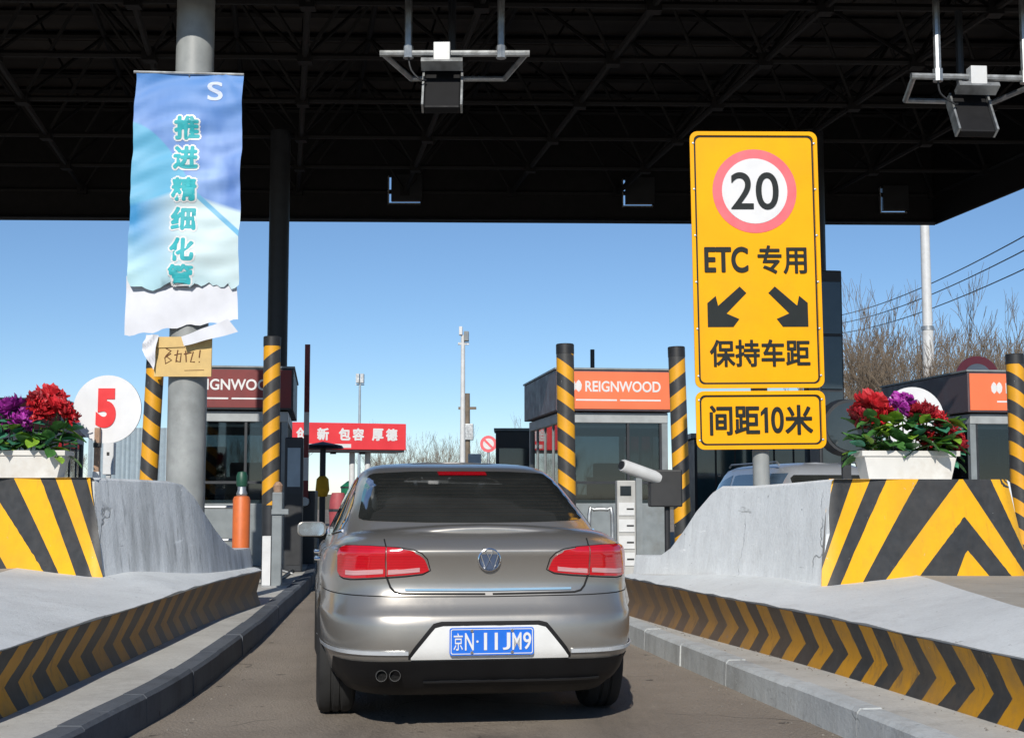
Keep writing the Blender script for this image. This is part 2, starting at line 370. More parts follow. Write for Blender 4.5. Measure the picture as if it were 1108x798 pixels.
def ex_band(per, up, dn):
    def f(m):
        sp = m.n('ShaderNodeSeparateXYZ'); m.link(m.tc.outputs['UV'], sp.inputs[0]); d = m.math('SUBTRACT', sp.outputs[1], .42)
        wob = m.math('MULTIPLY', m.math('SUBTRACT', m.noise(9, 3), .5), .16)
        k = m.math('ADD', m.math('MULTIPLY', m.math('MAXIMUM', d, 0.0), up), m.math('MULTIPLY', m.math('MAXIMUM', m.math('MULTIPLY', d, -1.0), 0.0), dn))
        slow = m.math('MULTIPLY', m.math('SUBTRACT', m.noise(1.3, 1), .5), .9)
        return m.math('ADD', m.math('ADD', m.math('ADD', m.math('MULTIPLY', sp.outputs[0], 1 / per), k), wob), slow)
    return f
def ex_nose(m):
    sp = m.n('ShaderNodeSeparateXYZ'); m.link(m.tc.outputs['UV'], sp.inputs[0])
    return m.math('ADD', sp.outputs[0], 20.0)
def ex_post(k, per):
    def f(m):
        sp = m.n('ShaderNodeSeparateXYZ'); m.link(m.tc.outputs['Object'], sp.inputs[0])
        return m.math('ADD', m.math('MULTIPLY', m.math('ADD', sp.outputs[2], m.math('MULTIPLY', sp.outputs[0], k)), 2 / per), 40.0)
    return f
M['band_right'] = mat_stripes('striped band', ex_band(.185, 1.15, 1.15), yel=(.54, .26, .010), brown=(4.6, .6, .88), grime=.7, worn=.75)
M['band_left'] = mat_stripes('grimy striped band', ex_band(.215, 2.0, .9), yel=(.58, .27, .012), grime=.6, brown=(6.0, 1.0, .85), worn=.75)
M['nose'] = mat_stripes('chevron panel', ex_nose, yel=(.82, .42, .006), grime=.2, worn=.22)
M['post_a'] = mat_stripes('striped post falling', ex_post(.75, .33), grime=.2)
M['post_b'] = mat_stripes('striped post rising', ex_post(-.75, .33), grime=.2)
def mat_petalcloth():
    m = NT('printed banner'); uv = m.tc.outputs['UV']; sp = m.n('ShaderNodeSeparateXYZ'); m.link(uv, sp.inputs[0]); u, v = sp.outputs[0], sp.outputs[1]
    nz = m.noise(3, 3, co=uv); top = m.mix(m.ramp(nz, .3, .7), (.07, .17, .46), (.24, .38, .68))
    c = m.mix(m.ramp(v, .35, .0), top, (.06, .20, .50))
    # teal sweep on the left, pale sweep across the middle
    e1 = m.math('SUBTRACT', m.math('ADD', m.math('MULTIPLY', m.math('MULTIPLY', u, u), .75), .235), m.math('MULTIPLY', u, -.12))
    t1 = m.ramp(m.math('SUBTRACT', v, e1), .0, .012); c = m.mix(t1, c, (.10, .36, .55))
    e2 = m.math('ADD', .555, m.math('MULTIPLY', m.math('ABSOLUTE', m.math('SUBTRACT', u, .45)), .16))
    t2 = m.ramp(m.math('SUBTRACT', v, e2), .0, .02); pale = m.mix(m.ramp(u, .05, .5), (.03, .24, .50), (.50, .62, .64))
    pale = m.mix(m.ramp(m.math('ADD', v, m.math('MULTIPLY', u, -.25)), .72, .95), pale, (.40, .62, .68)); c = m.mix(t2, c, pale)
    d = m.math('ABSOLUTE', m.math('SUBTRACT', m.math('SUBTRACT', v, m.math('MULTIPLY', u, .45)), .31)); t3 = m.math('MULTIPLY', m.ramp(d, .018, .012), m.math('GREATER_THAN', u, .6))
    c = m.mix(t3, c, (.13, .38, .58))
    m.link(c, m.b.inputs['Base Color']); m.setp(Roughness=.55); return m.mat
M['banner'] = mat_petalcloth()

# ------------------------------------------------------------------ ground and road
g = MB(); g.bb(-1500, 1500, -300, 3000, -.5, -.02); ob('ground', g, None, M['grass'], kind='structure')
g = MB(); g.grid([[(-60, -30, 0), (60, -30, 0)], [(-60, 110, 0), (60, 110, 0)]]); g.bb(-60, 60, -30, 110, -.019, -.004)
ob('road', g, None, M['road'], kind='structure')

# ------------------------------------------------------------------ islands with kerb stones
KH = .17
def island(name, edge, mat_k):
    pts = spline([(x, y, 0) for x, y in edge], .25)
    # inner line for the slab
    n = len(pts); nor = []
    for i in range(n):
        t = (pts[min(i + 1, n - 1)] - pts[max(i - 1, 0)]).normalized(); nor.append(Vector((-t.y, t.x, 0)))
    cen = sum(pts, Vector()) / n
    sgn = 1 if (cen - pts[n // 4]).dot(nor[n // 4]) > 0 else -1
    inn = [p + q * sgn * .13 for p, q in zip(pts, nor)]
    mb = MB(); b = 0
    mb.v = [Vector((p.x, p.y, .162)) for p in inn] + [Vector((p.x, p.y, -.01)) for p in inn]
    mb.face(range(n)); mb.face(list(range(n, 2 * n))[::-1])
    for i in range(n): mb.face((i, (i + 1) % n, n + (i + 1) % n, n + i))
    slab = ob(name, mb, None, M['island_top'], kind='structure')
    k = 4; i = 0
    while i < n - 1:
        j = min(i + k, n - 1); mb = MB(); h = KH + random.uniform(-.006, .004); sh = random.uniform(-.006, .006)
        rows = []
        for q in range(i, j + 1):
            o2 = nor[q] * sgn; p = pts[q] + o2 * sh
            if q == i: p = p + (pts[i + 1] - pts[i]).normalized() * .004
            if q == j: p = p - (pts[j] - pts[j - 1]).normalized() * .004
            e = Vector((0, 0, 1))
            rows.append([p + e * -.005, p + o2 * .006 + e * (h - .02), p + o2 * .024 + e * h, p + o2 * .14 + e * h, p + o2 * .14 - e * .005])
        mb.grid(rows); L = len(rows[0]); mb.face(list(range(L))[::-1]); mb.face([len(mb.v) - L + z for z in range(L)])
        ob('kerb_stone', mb, slab, mat_k); i = j
    return slab
edgeL = [(-5.9, 45), (-5.6, 30), (-5.2, 20), (-5.1, 12), (-5.0, 8), (-4.7, 5.6), (-4.2, 4.4), (-3.5, 3.9), (-2.8, 4.1), (-2.3, 4.9), (-2.05, 6.0), (-2.0, 7.05), (-1.985, 8.4), (-2.13, 11.2), (-2.36, 14.15), (-2.85, 19.8), (-3.9, 27), (-5.0, 35), (-5.2, 45)]
edgeR = [(-2.6, 35), (-1.4, 27), (-.3, 20), (.35, 16), (.70, 13.6), (1.0, 11.6), (1.36, 9.3), (1.75, 7.0), (1.98, 5.7), (2.4, 4.6), (3.1, 4.0), (3.9, 4.2), (4.5, 5.2), (4.75, 7), (4.8, 10), (4.2, 15), (3.3, 21), (2.1, 29), (1.0, 35)]
edgeR2 = [(6.3, 35), (6.75, 27), (7.0, 22), (7.2, 17), (7.6, 13), (8.2, 11.5), (9, 11), (10, 11.5), (10.5, 13.5), (10.3, 20), (9.6, 27), (9, 35)]
edgeL2 = [(-10.8, 40), (-10.4, 30), (-9.9, 20), (-9.6, 13), (-9, 11.5), (-8.2, 11.4), (-7.7, 13), (-7.9, 20), (-8.4, 30), (-9, 40)]
island('island_pavement_left', edgeL, M['kerb_shaded']); island('island_pavement_right', edgeR, M['kerb'])
island('island_pavement_far_right', edgeR2, M['kerb']); island('island_pavement_far_left', edgeL2, M['kerb'])

# ------------------------------------------------------------------ crash barriers (concrete bows of the islands)
def barrier(label, pairs, wall_l, wall_r, front, mat_band, mat_wall, ktab, rev):
    t = thing('crash_barrier', label, 'barrier', (0, 0, 0), 0, 'concrete crash barriers at the island bows')
    def dense(pts3):
        out = []
        for i in range(len(pts3) - 1):
            p0, p1, p2, p3 = pts3[max(i - 1, 0)], pts3[i], pts3[i + 1], pts3[min(i + 2, len(pts3) - 1)]
            for k in range(6):
                s = k / 6; out.append(.5 * ((2 * p1) + (p2 - p0) * s + (2 * p0 - 5 * p1 + 4 * p2 - p3) * s * s + (3 * p1 - p0 - 3 * p2 + p3) * s ** 3))
        out.append(pts3[-1]); return out
    B = dense([Vector((p[0], p[1], .16)) for p in pairs]); I = dense([Vector((p[2], p[3], p[4])) for p in pairs])
    n = len(B); cen = sum(I, Vector()) / n; nor = []
    for i in range(n):
        tt = (B[min(i + 1, n - 1)] - B[max(i - 1, 0)]).normalized(); q = Vector((-tt.y, tt.x, 0)); nor.append(q)
    if (cen - B[n // 2]).dot(nor[n // 2]) < 0: nor = [-q for q in nor]
    acc = [0]
    for i in range(1, n): acc.append(acc[-1] + (B[i] - B[i - 1]).length)
    prof = [(0, 0, 0), (.02, .05, .14), (.045, .13, .42), (.02, .24, .75), (.0, .33, 1)]
    rows, uvs = [], []
    for d, z, v in prof:
        rows.append([B[i] + nor[i] * d + Vector((0, 0, z)) for i in range(n)]); uvs.append([(acc[i], v) for i in range(n)])
    mb = MB(); mb.grid(rows, 0, uvs); ob('striped_band', mb, t, mat_band, smooth='auto')
    mb = MB(); zt = Vector((0, 0, .33))
    jit = [Vector((0, 0, random.uniform(-.006, .006))) for _ in range(n)]
    r0 = [B[i] + zt + nor[i] * .004 for i in range(n)]; r1 = [B[i] + zt + nor[i] * .0 + Vector((0, 0, .015)) - nor[i] * .006 + jit[i] for i in range(n)]
    r2 = [r1[i].lerp(I[i], .33) + Vector((0, 0, .01)) for i in range(n)]; r3 = [r1[i].lerp(I[i], .7) + Vector((0, 0, .01)) for i in range(n)]
    mb.grid([r0, r1, r2, r3, I]); ob('apron', mb, t, M['apron'], smooth='auto')
    mb = MB(); mb.v = [p + Vector((0, 0, -.002)) for p in I]; mb.face(range(n))
    ob('plinth_top', mb, t, M['beige_conc'])
    # upper block: left side, front, right side, each point x,y,z_base,z_top
    def dl(p, k=4):
        pts = [Vector(q) for q in p]; out = []
        for a, b2 in zip(pts, pts[1:]):
            for s in range(k): out.append(a.lerp(b2, s / k))
        out.append(pts[-1]); return out
    L_, R_ = wall_l, wall_r
    L_ = [Vector(q) for q in L_]; R_ = [Vector(q) for q in R_]
    def rings(pts, inward):
        o = []
        for i, p in enumerate(pts):
            hgt = p[3] - p[2]; q = inward[i] * .10 * hgt / .7
            o.append([Vector((p[0], p[1], p[2])) + inward[i] * 0, Vector((p[0], p[1], p[2])) + q * .5 + Vector((0, 0, hgt * .5)), Vector((p[0], p[1], p[3] - .018)) + q * .97, Vector((p[0], p[1], p[3])) + q * 1.15])
        return o
    def inw(pts):
        c = Vector((sum(p[0] for p in L_ + R_) / (len(L_) + len(R_)), sum(p[1] for p in L_ + R_) / (len(L_) + len(R_)), 0)); o = []
        for i in range(len(pts)):
            tt = Vector(pts[min(i + 1, len(pts) - 1)][:2]) - Vector(pts[max(i - 1, 0)][:2]); q = Vector((-tt.y, tt.x, 0)).normalized()
            if q.dot(c - Vector((pts[i][0], pts[i][1], 0))) < 0: q = -q
            o.append(q)
        return o
    rl, rr = rings(L_, inw(L_)), rings(R_, inw(R_))
    fr = rings([Vector(q) for q in front], inw(front)); fr[0] = rl[-1]; fr[-1] = rr[-1]
    mb = MB(); mb.grid(fr); mb.grid(rl); mb.grid(rr); mb.grid([[a[3], b2[3]] for a, b2 in zip(rl, rr)])
    b0 = len(mb.v); mb.v += [x for x in rl[0]] + [x for x in rr[0]]; mb.face((b0, b0 + 1, b0 + 2, b0 + 3, b0 + 7, b0 + 6, b0 + 5, b0 + 4))
    topf = [r[3] for r in fr]; b0 = len(mb.v); mb.v += topf; mb.face([b0 + i for i in range(len(topf))])
    ob('wall', mb, t, mat_wall, smooth='auto')
    # painted chevron sheet wrapped over the front, a few millimetres proud; stripe edges are given as foot and top positions
    F2 = spline([(q[0], q[1], 0) for q in front], .03); nn = len(F2); rows, uv = [], []
    tot = sum((b_ - a_).length for a_, b_ in zip(F2, F2[1:]))
    def along(t_):
        f = min(max(t_, 0), .99999) * (nn - 1); j = int(f); return F2[j].lerp(F2[j + 1], f - j)
    for i in range(nn):
        tt = (F2[min(i + 1, nn - 1)] - F2[max(i - 1, 0)]).normalized(); q = Vector((-tt.y, tt.x, 0))
        if q.y < 0: q = -q
        row, ur = [], []
        for h in range(13):
            z = .56 + (front[0][3] - .56 + .002) * h / 12; v = (z - .655) / (front[0][3] - .655); e_ = (.008 + .098 * v) / tot; pp = along(e_ + i / (nn - 1) * (1 - 2 * e_)) + q * (.115 * v - .012); pp.z = z; xx = px_of(pp.x, pp.y, z)
            def field(lines):
                tab = sorted((xb + (xt - xb) * v, k) for k, xb, xt in lines); (x0, k0), (x1, k1) = tab[0], tab[1]; (x2, k2), (x3, k3) = tab[-2], tab[-1]
                if xx < x0: return k0 + (xx - x0) * (k1 - k0) / (x1 - x0)
                if xx > x3: return k3 + (xx - x3) * (k3 - k2) / (x3 - x2)
                return lerp_tab(tab, xx)
            row.append(pp); ur.append((max(field(l) for l in ktab), v))
        rows.append(row); uv.append(ur)
    mb = MB(); mb.grid(rows, 0, uv); ob('chevron_panel', mb, t, M['nose'], smooth=True)
    return t
pairsR = [(1.03, 12.5, 1.12, 12.5, .53), (1.16, 11.9, 1.3, 12.0, .55), (1.40, 10.8, 1.75, 11.3, .6), (1.65, 9.8, 2.3, 10.75, .65), (1.95, 8.56, 3.0, 10.5, .655), (2.18, 7.4, 2.82, 8.4, .66), (2.39, 6.3, 2.70, 7.06, .66), (2.62, 5.5, 2.85, 6.2, .66), (3.0, 5.0, 3.15, 5.8, .66), (3.4, 4.9, 3.45, 5.75, .66), (3.85, 5.2, 3.7, 6.1, .66), (4.15, 6.0, 3.85, 7.0, .66), (4.35, 8, 4.0, 9, .66), (4.4, 12.5, 4.1, 12.5, .6)]
wl = [(1.10, 12.55, .4, .70), (1.2, 12.3, .4, .70), (1.28, 12.14, .4, .71), (1.35, 12.02, .4, .78), (1.43, 11.87, .4, .94), (1.51, 11.72, .42, 1.12), (1.60, 11.55, .45, 1.27), (1.66, 11.42, .48, 1.325), (1.85, 11.0, .5, 1.325), (2.07, 10.5, .6, 1.345), (2.26, 9.98, .56, 1.37)]
wr = [(4.15, 12.55, .4, .70), (4.15, 12.3, .4, .70), (4.15, 12.1, .4, .71), (4.15, 11.98, .4, .76), (4.14, 11.9, .4, .9), (4.13, 11.7, .5, 1.1), (4.12, 11.5, .5, 1.24), (4.1, 11.3, .5, 1.31), (4.08, 11.1, .5, 1.325), (4.05, 10.85, .5, 1.345), (4.02, 10.62, .56, 1.37)]
fr = [(2.26, 9.98, .56, 1.37), (2.4, 9.98, .56, 1.37), (2.6, 10.05, .56, 1.37), (2.85, 10.12, .56, 1.37), (3.1, 10.2, .56, 1.37), (3.4, 10.3, .56, 1.37), (3.7, 10.42, .56, 1.37), (3.9, 10.5, .56, 1.37), (4.02, 10.62, .56, 1.37)]
z8 = lambda l: [(k, xb / 2.473 + 660, xt / 2.473 + 660) for k, xb, xt in l]
kR = [z8([(0, 930, 1026), (1, 830, 1030), (2, 745, 935), (3, 685, 825), (4, 625, 740), (5, 590, 697), (6, 560, 650), (7, 535, 600)]), z8([(0, 1010, 800), (1, 1070, 870), (2, 1110, 945), (3, 1135, 1020), (4, 1155, 1060)])]
bR = barrier('pale concrete crash barrier under the yellow ETC sign, right of the car', pairsR, wl, wr, fr, M['band_right'], M['wall_paint'], kR, 0)
pairsL = [(-2.50, 13.6, -2.6, 13.6, .53), (-2.56, 12.6, -2.68, 12.6, .55), (-2.6, 11.5, -2.85, 11.75, .58), (-2.58, 10.4, -3.25, 11.3, .65), (-2.55, 9.2, -4.0, 11.5, .665), (-2.54, 7.92, -3.78, 9.6, .66), (-2.51, 6.62, -3.45, 7.6, .66), (-2.6, 5.5, -3.3, 6.4, .66), (-2.9, 4.8, -3.4, 5.7, .66), (-3.4, 4.5, -3.7, 5.4, .66), (-3.9, 4.9, -4.0, 5.8, .66), (-4.3, 6, -4.2, 6.8, .66), (-4.9, 9, -4.6, 9, .66), (-5.0, 13.6, -4.9, 13.6, .6)]
wlL = [(-2.58, 13.65, .4, .72), (-2.60, 13.3, .4, .72), (-2.60, 13.0, .4, .73), (-2.62, 12.75, .4, .80), (-2.65, 12.5, .42, .93), (-2.69, 12.25, .45, 1.10), (-2.73, 12.05, .48, 1.25), (-2.78, 11.9, .5, 1.34), (-2.86, 11.7, .52, 1.37), (-3.02, 11.3, .58, 1.38), (-3.24, 10.8, .56, 1.39)]
wrL = [(-4.95, 13.65, .4, .72), (-4.95, 13.3, .4, .72), (-4.95, 13.0, .4, .73), (-4.95, 12.8, .4, .80), (-4.95, 12.6, .4, .93), (-4.95, 12.4, .4, 1.1), (-4.95, 12.2, .5, 1.25), (-4.95, 12.0, .5, 1.34), (-4.93, 11.8, .5, 1.37), (-4.9, 11.6, .5, 1.38), (-4.88, 11.4, .56, 1.39)]
frL = [(-3.24, 10.8, .56, 1.39), (-3.34, 10.78, .56, 1.39), (-3.55, 10.85, .56, 1.39), (-3.8, 10.95, .56, 1.39), (-4.1, 11.05, .56, 1.39), (-4.4, 11.15, .56, 1.39), (-4.65, 11.25, .56, 1.39), (-4.8, 11.3, .56, 1.39), (-4.88, 11.4, .56, 1.39)]
lL = [(1, 20, -130), (2, 125, -47), (3, 165, 40), (4, 215, 118), (5, 262, 160), (6, 292, 205), (7, 322, 250)]
kL = [[(k, xb / 2.678, xt / 2.678) for k, xb, xt in lL], [(k, (-260 - xb) / 2.678, (-260 - xt) / 2.678) for k, xb, xt in lL]]
bL = barrier('grey streaked concrete crash barrier left of the car, below the number 5 disc', pairsL, wlL, wrL, frL, M['band_left'], M['wall_streaked'], kL, 1)

# ------------------------------------------------------------------ canopy over the toll plaza
CB = 7.2
far_r = P(1010, 243, 29.0); FB = far_r.z
far_l = Vector((-34, 29.0 - .012 * 42, 0))
du = Vector((-1, -.028, 0)).normalized(); dv = Vector((math.sin(R(9.6)), -math.cos(R(9.6)), 0))
C0 = Vector((far_r.x, far_r.y, 0)); NW, ND = 18, 6; MODU = 2.3; MODV = 2.28
def CP(i, j, z): v = C0 + du * (i * MODU) + dv * (j * MODV); return Vector((v.x, v.y, z))
can = thing('toll_canopy', 'huge dark flat steel canopy roofing the toll lanes', 'canopy', CP(NW / 2, ND / 2, 0))
inv = Matrix.Translation(-can.location)
def cob(name, mb, mat, **k):
    mb.v = [v - can.location for v in mb.v]; return ob(name, mb, can, mat, **k)
for i in range(NW):                                    # roof sheets
    for j in range(ND):
        mb = MB(); a, b, c, d = CP(i + .01, j + .01, 9.5), CP(i + .99, j + .01, 9.5), CP(i + .99, j + .99, 9.5), CP(i + .01, j + .99, 9.5)
        if j == 0 or True:
            mb.v = [a, b, c, d] + [q + Vector((0, 0, .06)) for q in (a, b, c, d)]
            for q in ((0, 1, 2, 3), (7, 6, 5, 4), (0, 4, 5, 1), (1, 5, 6, 2), (2, 6, 7, 3), (3, 7, 4, 0)): mb.face(q)
        cob('roof_sheet', mb, M['canopy_deck'])
mb = MB(); mb.v = [CP(-.1, -.1, 9.62), CP(NW + .1, -.1, 9.62), CP(NW + .1, ND + .1, 9.62), CP(-.1, ND + .1, 9.62)]; mb.face((0, 1, 2, 3)); cob('roof_cover', mb, M['canopy'])
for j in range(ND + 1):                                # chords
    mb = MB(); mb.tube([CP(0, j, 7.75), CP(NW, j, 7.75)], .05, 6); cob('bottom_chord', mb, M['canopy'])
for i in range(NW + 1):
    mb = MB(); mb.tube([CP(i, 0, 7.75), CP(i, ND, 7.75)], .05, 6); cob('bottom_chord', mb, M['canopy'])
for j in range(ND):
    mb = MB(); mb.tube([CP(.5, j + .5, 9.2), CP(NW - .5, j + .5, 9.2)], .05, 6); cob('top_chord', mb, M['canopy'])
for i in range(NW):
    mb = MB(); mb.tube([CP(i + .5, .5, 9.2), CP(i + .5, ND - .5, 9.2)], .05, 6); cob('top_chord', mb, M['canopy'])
mbs = MB()
for i in range(NW):
    for j in range(ND):
        for a, b in ((0, 0), (1, 0), (0, 1), (1, 1)):
            mb = MB(); mbs.tube([CP(i + a, j + b, 7.75), CP(i + .5, j + .5, 9.2)], .032, 5)
for i in range(NW + 1):
    for j in range(ND + 1): mbs.box(CP(i, j, 7.75), (.2, .2, .2))
wb = cob('web_members', mbs, M['canopy']); wb['kind'] = 'stuff'
for j in range(ND * 2):                                # purlins under the roof sheets
    mb = MB(); mb.tube([CP(0, j / 2 + .25, 9.42), CP(NW, j / 2 + .25, 9.42)], .06, 4); cob('purlin', mb, M['canopy'])
# fascia: far side with three slots for the lane signals, right side, front side, left side
FT = 9.9
slots = [(438, 206, 34, 30), (690, 209, 32, 30), (966, 217, 28, 28)]
def far_u(px): 
    # parameter i on the far edge for a pixel column
    lo, hi = 0.0, float(NW)
    for _ in range(40):
        mid = (lo + hi) / 2; q = CP(mid, 0, FB + .5)
        if px_of(q.x, q.y, q.z) > px: lo = mid
        else: hi = mid
    return lo
def fpanel(a, b, z0, z1):
    out = -dv * .06; mb = MB(); mb.v = [Vector((p.x, p.y, z)) for p in (a, b) for z in (z0, z1)] + [Vector((p.x + out.x, p.y + out.y, z)) for p in (a, b) for z in (z0, z1)]
    for q in ((0, 1, 3, 2), (4, 6, 7, 5), (0, 4, 5, 1), (2, 3, 7, 6), (0, 2, 6, 4), (1, 5, 7, 3)): mb.face(q)
    return mb
cuts = []
for (sx, sy, sw, sh) in slots:
    q = CP(far_u(sx), 0, 0); z = P(sx, sy, q.y).z; k = q.y / F
    cuts.append((far_u(sx + sw / 2), far_u(sx - sw / 2), z - sh / 2 * k, z + sh / 2 * k))
cuts.sort()
i0 = 0.0; segs = []
for (ua, ub, z0, z1) in cuts:
    segs.append((i0, ua, None)); segs.append((ua, ub, (z0, z1))); i0 = ub
segs.append((i0, NW, None))
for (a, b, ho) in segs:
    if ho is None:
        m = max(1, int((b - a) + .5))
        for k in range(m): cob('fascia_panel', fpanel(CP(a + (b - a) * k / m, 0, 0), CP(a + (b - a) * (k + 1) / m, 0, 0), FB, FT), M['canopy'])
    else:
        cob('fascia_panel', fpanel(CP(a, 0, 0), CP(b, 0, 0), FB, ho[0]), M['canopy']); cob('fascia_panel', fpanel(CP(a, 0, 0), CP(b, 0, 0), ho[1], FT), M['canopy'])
mb = MB(); mb.tube([CP(0, .03, FB + .03), CP(NW, .03, FB + .03)], .06, 4); cob('fascia_trim', mb, M['dark_steel'])
for j in range(ND):
    for i in (0, NW):
        a, b = CP(i, j, 0), CP(i, j + 1, 0); o = du * (-.06 if i == 0 else .06)
        mb = MB(); mb.v = [Vector((p.x, p.y, z)) for p in (a, b) for z in (FB, FT)] + [Vector((p.x + o.x, p.y + o.y, z)) for p in (a, b) for z in (FB, FT)]
        for q in ((0, 1, 3, 2), (4, 6, 7, 5), (0, 4, 5, 1), (2, 3, 7, 6), (0, 2, 6, 4), (1, 5, 7, 3)): mb.face(q)
        cob('fascia_panel', mb, M['canopy'])
for i in range(NW):
    a, b = CP(i, ND, 0), CP(i + 1, ND, 0); mb = MB(); o = dv * .06
    mb.v = [Vector((p.x, p.y, z)) for p in (a, b) for z in (FB, FT)] + [Vector((p.x + o.x, p.y + o.y, z)) for p in (a, b) for z in (FB, FT)]
    for q in ((0, 1, 3, 2), (4, 6, 7, 5), (0, 4, 5, 1), (2, 3, 7, 6), (0, 2, 6, 4), (1, 5, 7, 3)): mb.face(q)
    cob('fascia_panel', mb, M['canopy'])
# columns
def column(px, Z, r, mat, ztop, label):
    p = P(px, 470, Z); mb = MB(); mb.lathe([(r, .0), (r, ztop)], 28); mb.lathe([(r * 1.5, .0), (r * 1.5, .2), (r, .201)], 24)
    o = ob('column', mb, can, mat, loc=Vector((p.x, p.y, 0)) - can.location, smooth='auto', label=label); return p
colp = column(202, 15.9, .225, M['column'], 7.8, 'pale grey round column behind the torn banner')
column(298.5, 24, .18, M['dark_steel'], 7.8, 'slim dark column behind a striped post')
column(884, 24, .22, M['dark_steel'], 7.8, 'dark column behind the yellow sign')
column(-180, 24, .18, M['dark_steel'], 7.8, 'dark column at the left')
# lane signal boxes at the far fascia
for n_, (ua, ub, z0, z1) in enumerate(cuts):
    c = CP((ua + ub) / 2, 0, (z0 + z1) / 2); wd = (ub - ua) * MODU; hh = z1 - z0
    labs = ['dark lane signal box on the canopy edge at far right', 'dark lane signal box on the canopy edge left of the yellow sign', 'dark lane signal box on the canopy edge under the middle antenna']
    t = thing('lane_signal', labs[n_], 'signal box', (c.x, c.y + .02, c.z), 0, 'lane signals on the far canopy edge')
    mb = MB(); mb.bb(-wd / 2 + .05, wd / 2 + .04, -.1, .03, -hh / 2 + .05, hh / 2 + .04); ob('housing', mb, t, M['black'])
    mb = MB(); mb.bb(-wd / 2 - .02, -wd / 2 + .005, -.12, .0, -hh / 2, hh / 2); ob('bracket', mb, t, M['steel'])
    mb = MB(); mb.bb(-wd / 2 - .02, wd / 2, -.12, .0, -hh / 2 - .02, -hh / 2 + .004); ob('bracket', mb, t, M['steel'])

# ------------------------------------------------------------------ lane antennas under the canopy
def antenna(px0, px1, py, Z, bpx, label, yaw=0):
    a, b = P(px0, py, Z), P(px1, py, Z); wd = b.x - a.x; c = (a + b) / 2
    t = thing('lane_antenna', label, 'antenna', c, yaw, 'lane antennas hanging from the canopy')
    f = lambda pts, r=.035: MB().tube(pts, r, 8)
    h = wd / 2
    ob('front_bar', f([(-h, 0, 0), (h, 0, 0)], .04), t, M['steel'], smooth='auto')
    ob('rear_bar', f([(-h * .66, 1.0, 0), (h * .66, 1.0, 0)]), t, M['steel'], smooth='auto')
    for s in (-1, 1):
        ob('side_bar', f([(s * h * .95, 0.03, 0), (s * h * .66, 1.0, 0)]), t, M['steel'], smooth='auto')
        ob('hanger', f([(s * h * .62, 0, 0), (s * h * .62, 0, 1.0)], .045), t, M['steel'], smooth='auto')
        mb = MB(); mb.tube([(s * h * .62, 0, -.06), (s * h * .62, 0, .09)], .062, 8); ob('clamp', mb, t, M['steel'])
    ob('centre_rod', f([(-.06 * h, .5, -.1), (-.06 * h, .5, 1.0)], .05), t, M['dark_steel'])
    bx = (bpx - (px0 + px1) / 2) * Z / F
    mb = MB(); mb.bb(bx - .1, bx + .1, -.09, .06, -.14, .12); ob('bracket', mb, t, M['white'], bevel=.01)
    rot = Matrix.Rotation(R(-28), 3, 'X')
    mb = MB(); mb.box((bx, .18, -.42), (.44, .12, .62), rot=rot); ob('antenna_panel', mb, t, M['black_plastic'], bevel=.02)
    mb = MB(); mb.box((bx, -.02, -.14), (.50, .16, .06), rot=rot); ob('hood', mb, t, M['steel'])
    for s in (-1, 1):
        mb = MB(); mb.box((bx + s * .235, .16, -.42), (.025, .15, .58), rot=rot); ob('side_flange', mb, t, M['steel'])
    ob('cable', MB().tube(spline([(-h * .62, 0, -.02), (-h * .58, .02, -.2), (bx - .25, .05, -.32), (bx - .2, .1, -.3)], .05), .012, 6), t, M['black'])
    return t
antenna(411, 573, 58, 15.9, 478, 'boxy lane antenna on a steel pipe frame above the car')
antenna(984, 1140, 84, 15.9, 1056, 'boxy lane antenna on a steel pipe frame at upper right', R(4))

# ------------------------------------------------------------------ yellow ETC sign
W_, H1, H2 = 1.15, 2.32, .50
tp = P(822, 144, 12.05); zb = tp.z - H1 - H2 - .045
sg = thing('lane_sign', 'tall yellow board with red ringed 20, arrows and black lettering on a grey post', 'road sign', (P(826, 490, 12.05).x, 12.05, .15), R(3))
sg.rotation_euler = (0, R(-.6), R(3)); z0 = zb - .15
def rrect(w, h, r, n=5):
    o = []
    for cx, cz, a0 in ((w / 2 - r, h / 2 - r, 0), (-w / 2 + r, h / 2 - r, 90), (-w / 2 + r, -h / 2 + r, 180), (w / 2 - r, -h / 2 + r, 270)):
        for k in range(n + 1): a = R(a0 + 90 * k / n); o.append((cx + r * math.cos(a), cz + r * math.sin(a)))
    return o
def board(cz, h):
    e = ob('board', MB().prism(rrect(W_, h, .06), .03), sg, M['sign_yellow'], loc=(0, 0, cz), bevel=.004)
    # raised rim and the black inner line
    def ringm(w1, h1, r1, w2, h2, r2, y, t):
        a, b = rrect(w1, h1, r1), rrect(w2, h2, r2); n = len(a)
        rows = [[Vector((p[0], y, p[1])) for p in b], [Vector((p[0], y - t, p[1])) for p in b], [Vector((p[0], y - t, p[1])) for p in a], [Vector((p[0], y, p[1])) for p in a]]
        return MB().grid(rows, wrap=True)
    ob('rim', ringm(W_ + .02, h + .02, .07, W_ - .05, h - .05, .05, .0, .014), sg, M['sign_yellow'], loc=(0, 0, cz))
    ob('border_line', ringm(W_ - .055, h - .055, .05, W_ - .085, h - .085, .045, 0, .003), sg, M['sign_black'], loc=(0, 0, cz))
    return e
c1 = z0 + H2 + .045 + H1 / 2; c2 = z0 + H2 / 2
board(c1, H1); board(c2, H2)
top1 = c1 + H1 / 2
def disc(r, y, mat, name, cx, cz, t=.004, parent=None, n=48):
    return ob(name, MB().lathe([(0, y - t), (r, y - t), (r, y)], n, axis='y'), parent or sg, mat, loc=(cx, 0, cz))
cz = top1 - .232 * H1
disc(.385, 0, M['sign_red'], 'red_ring', 0, cz); disc(.30, -.004, M['sign_white'], 'white_disc', 0, cz)
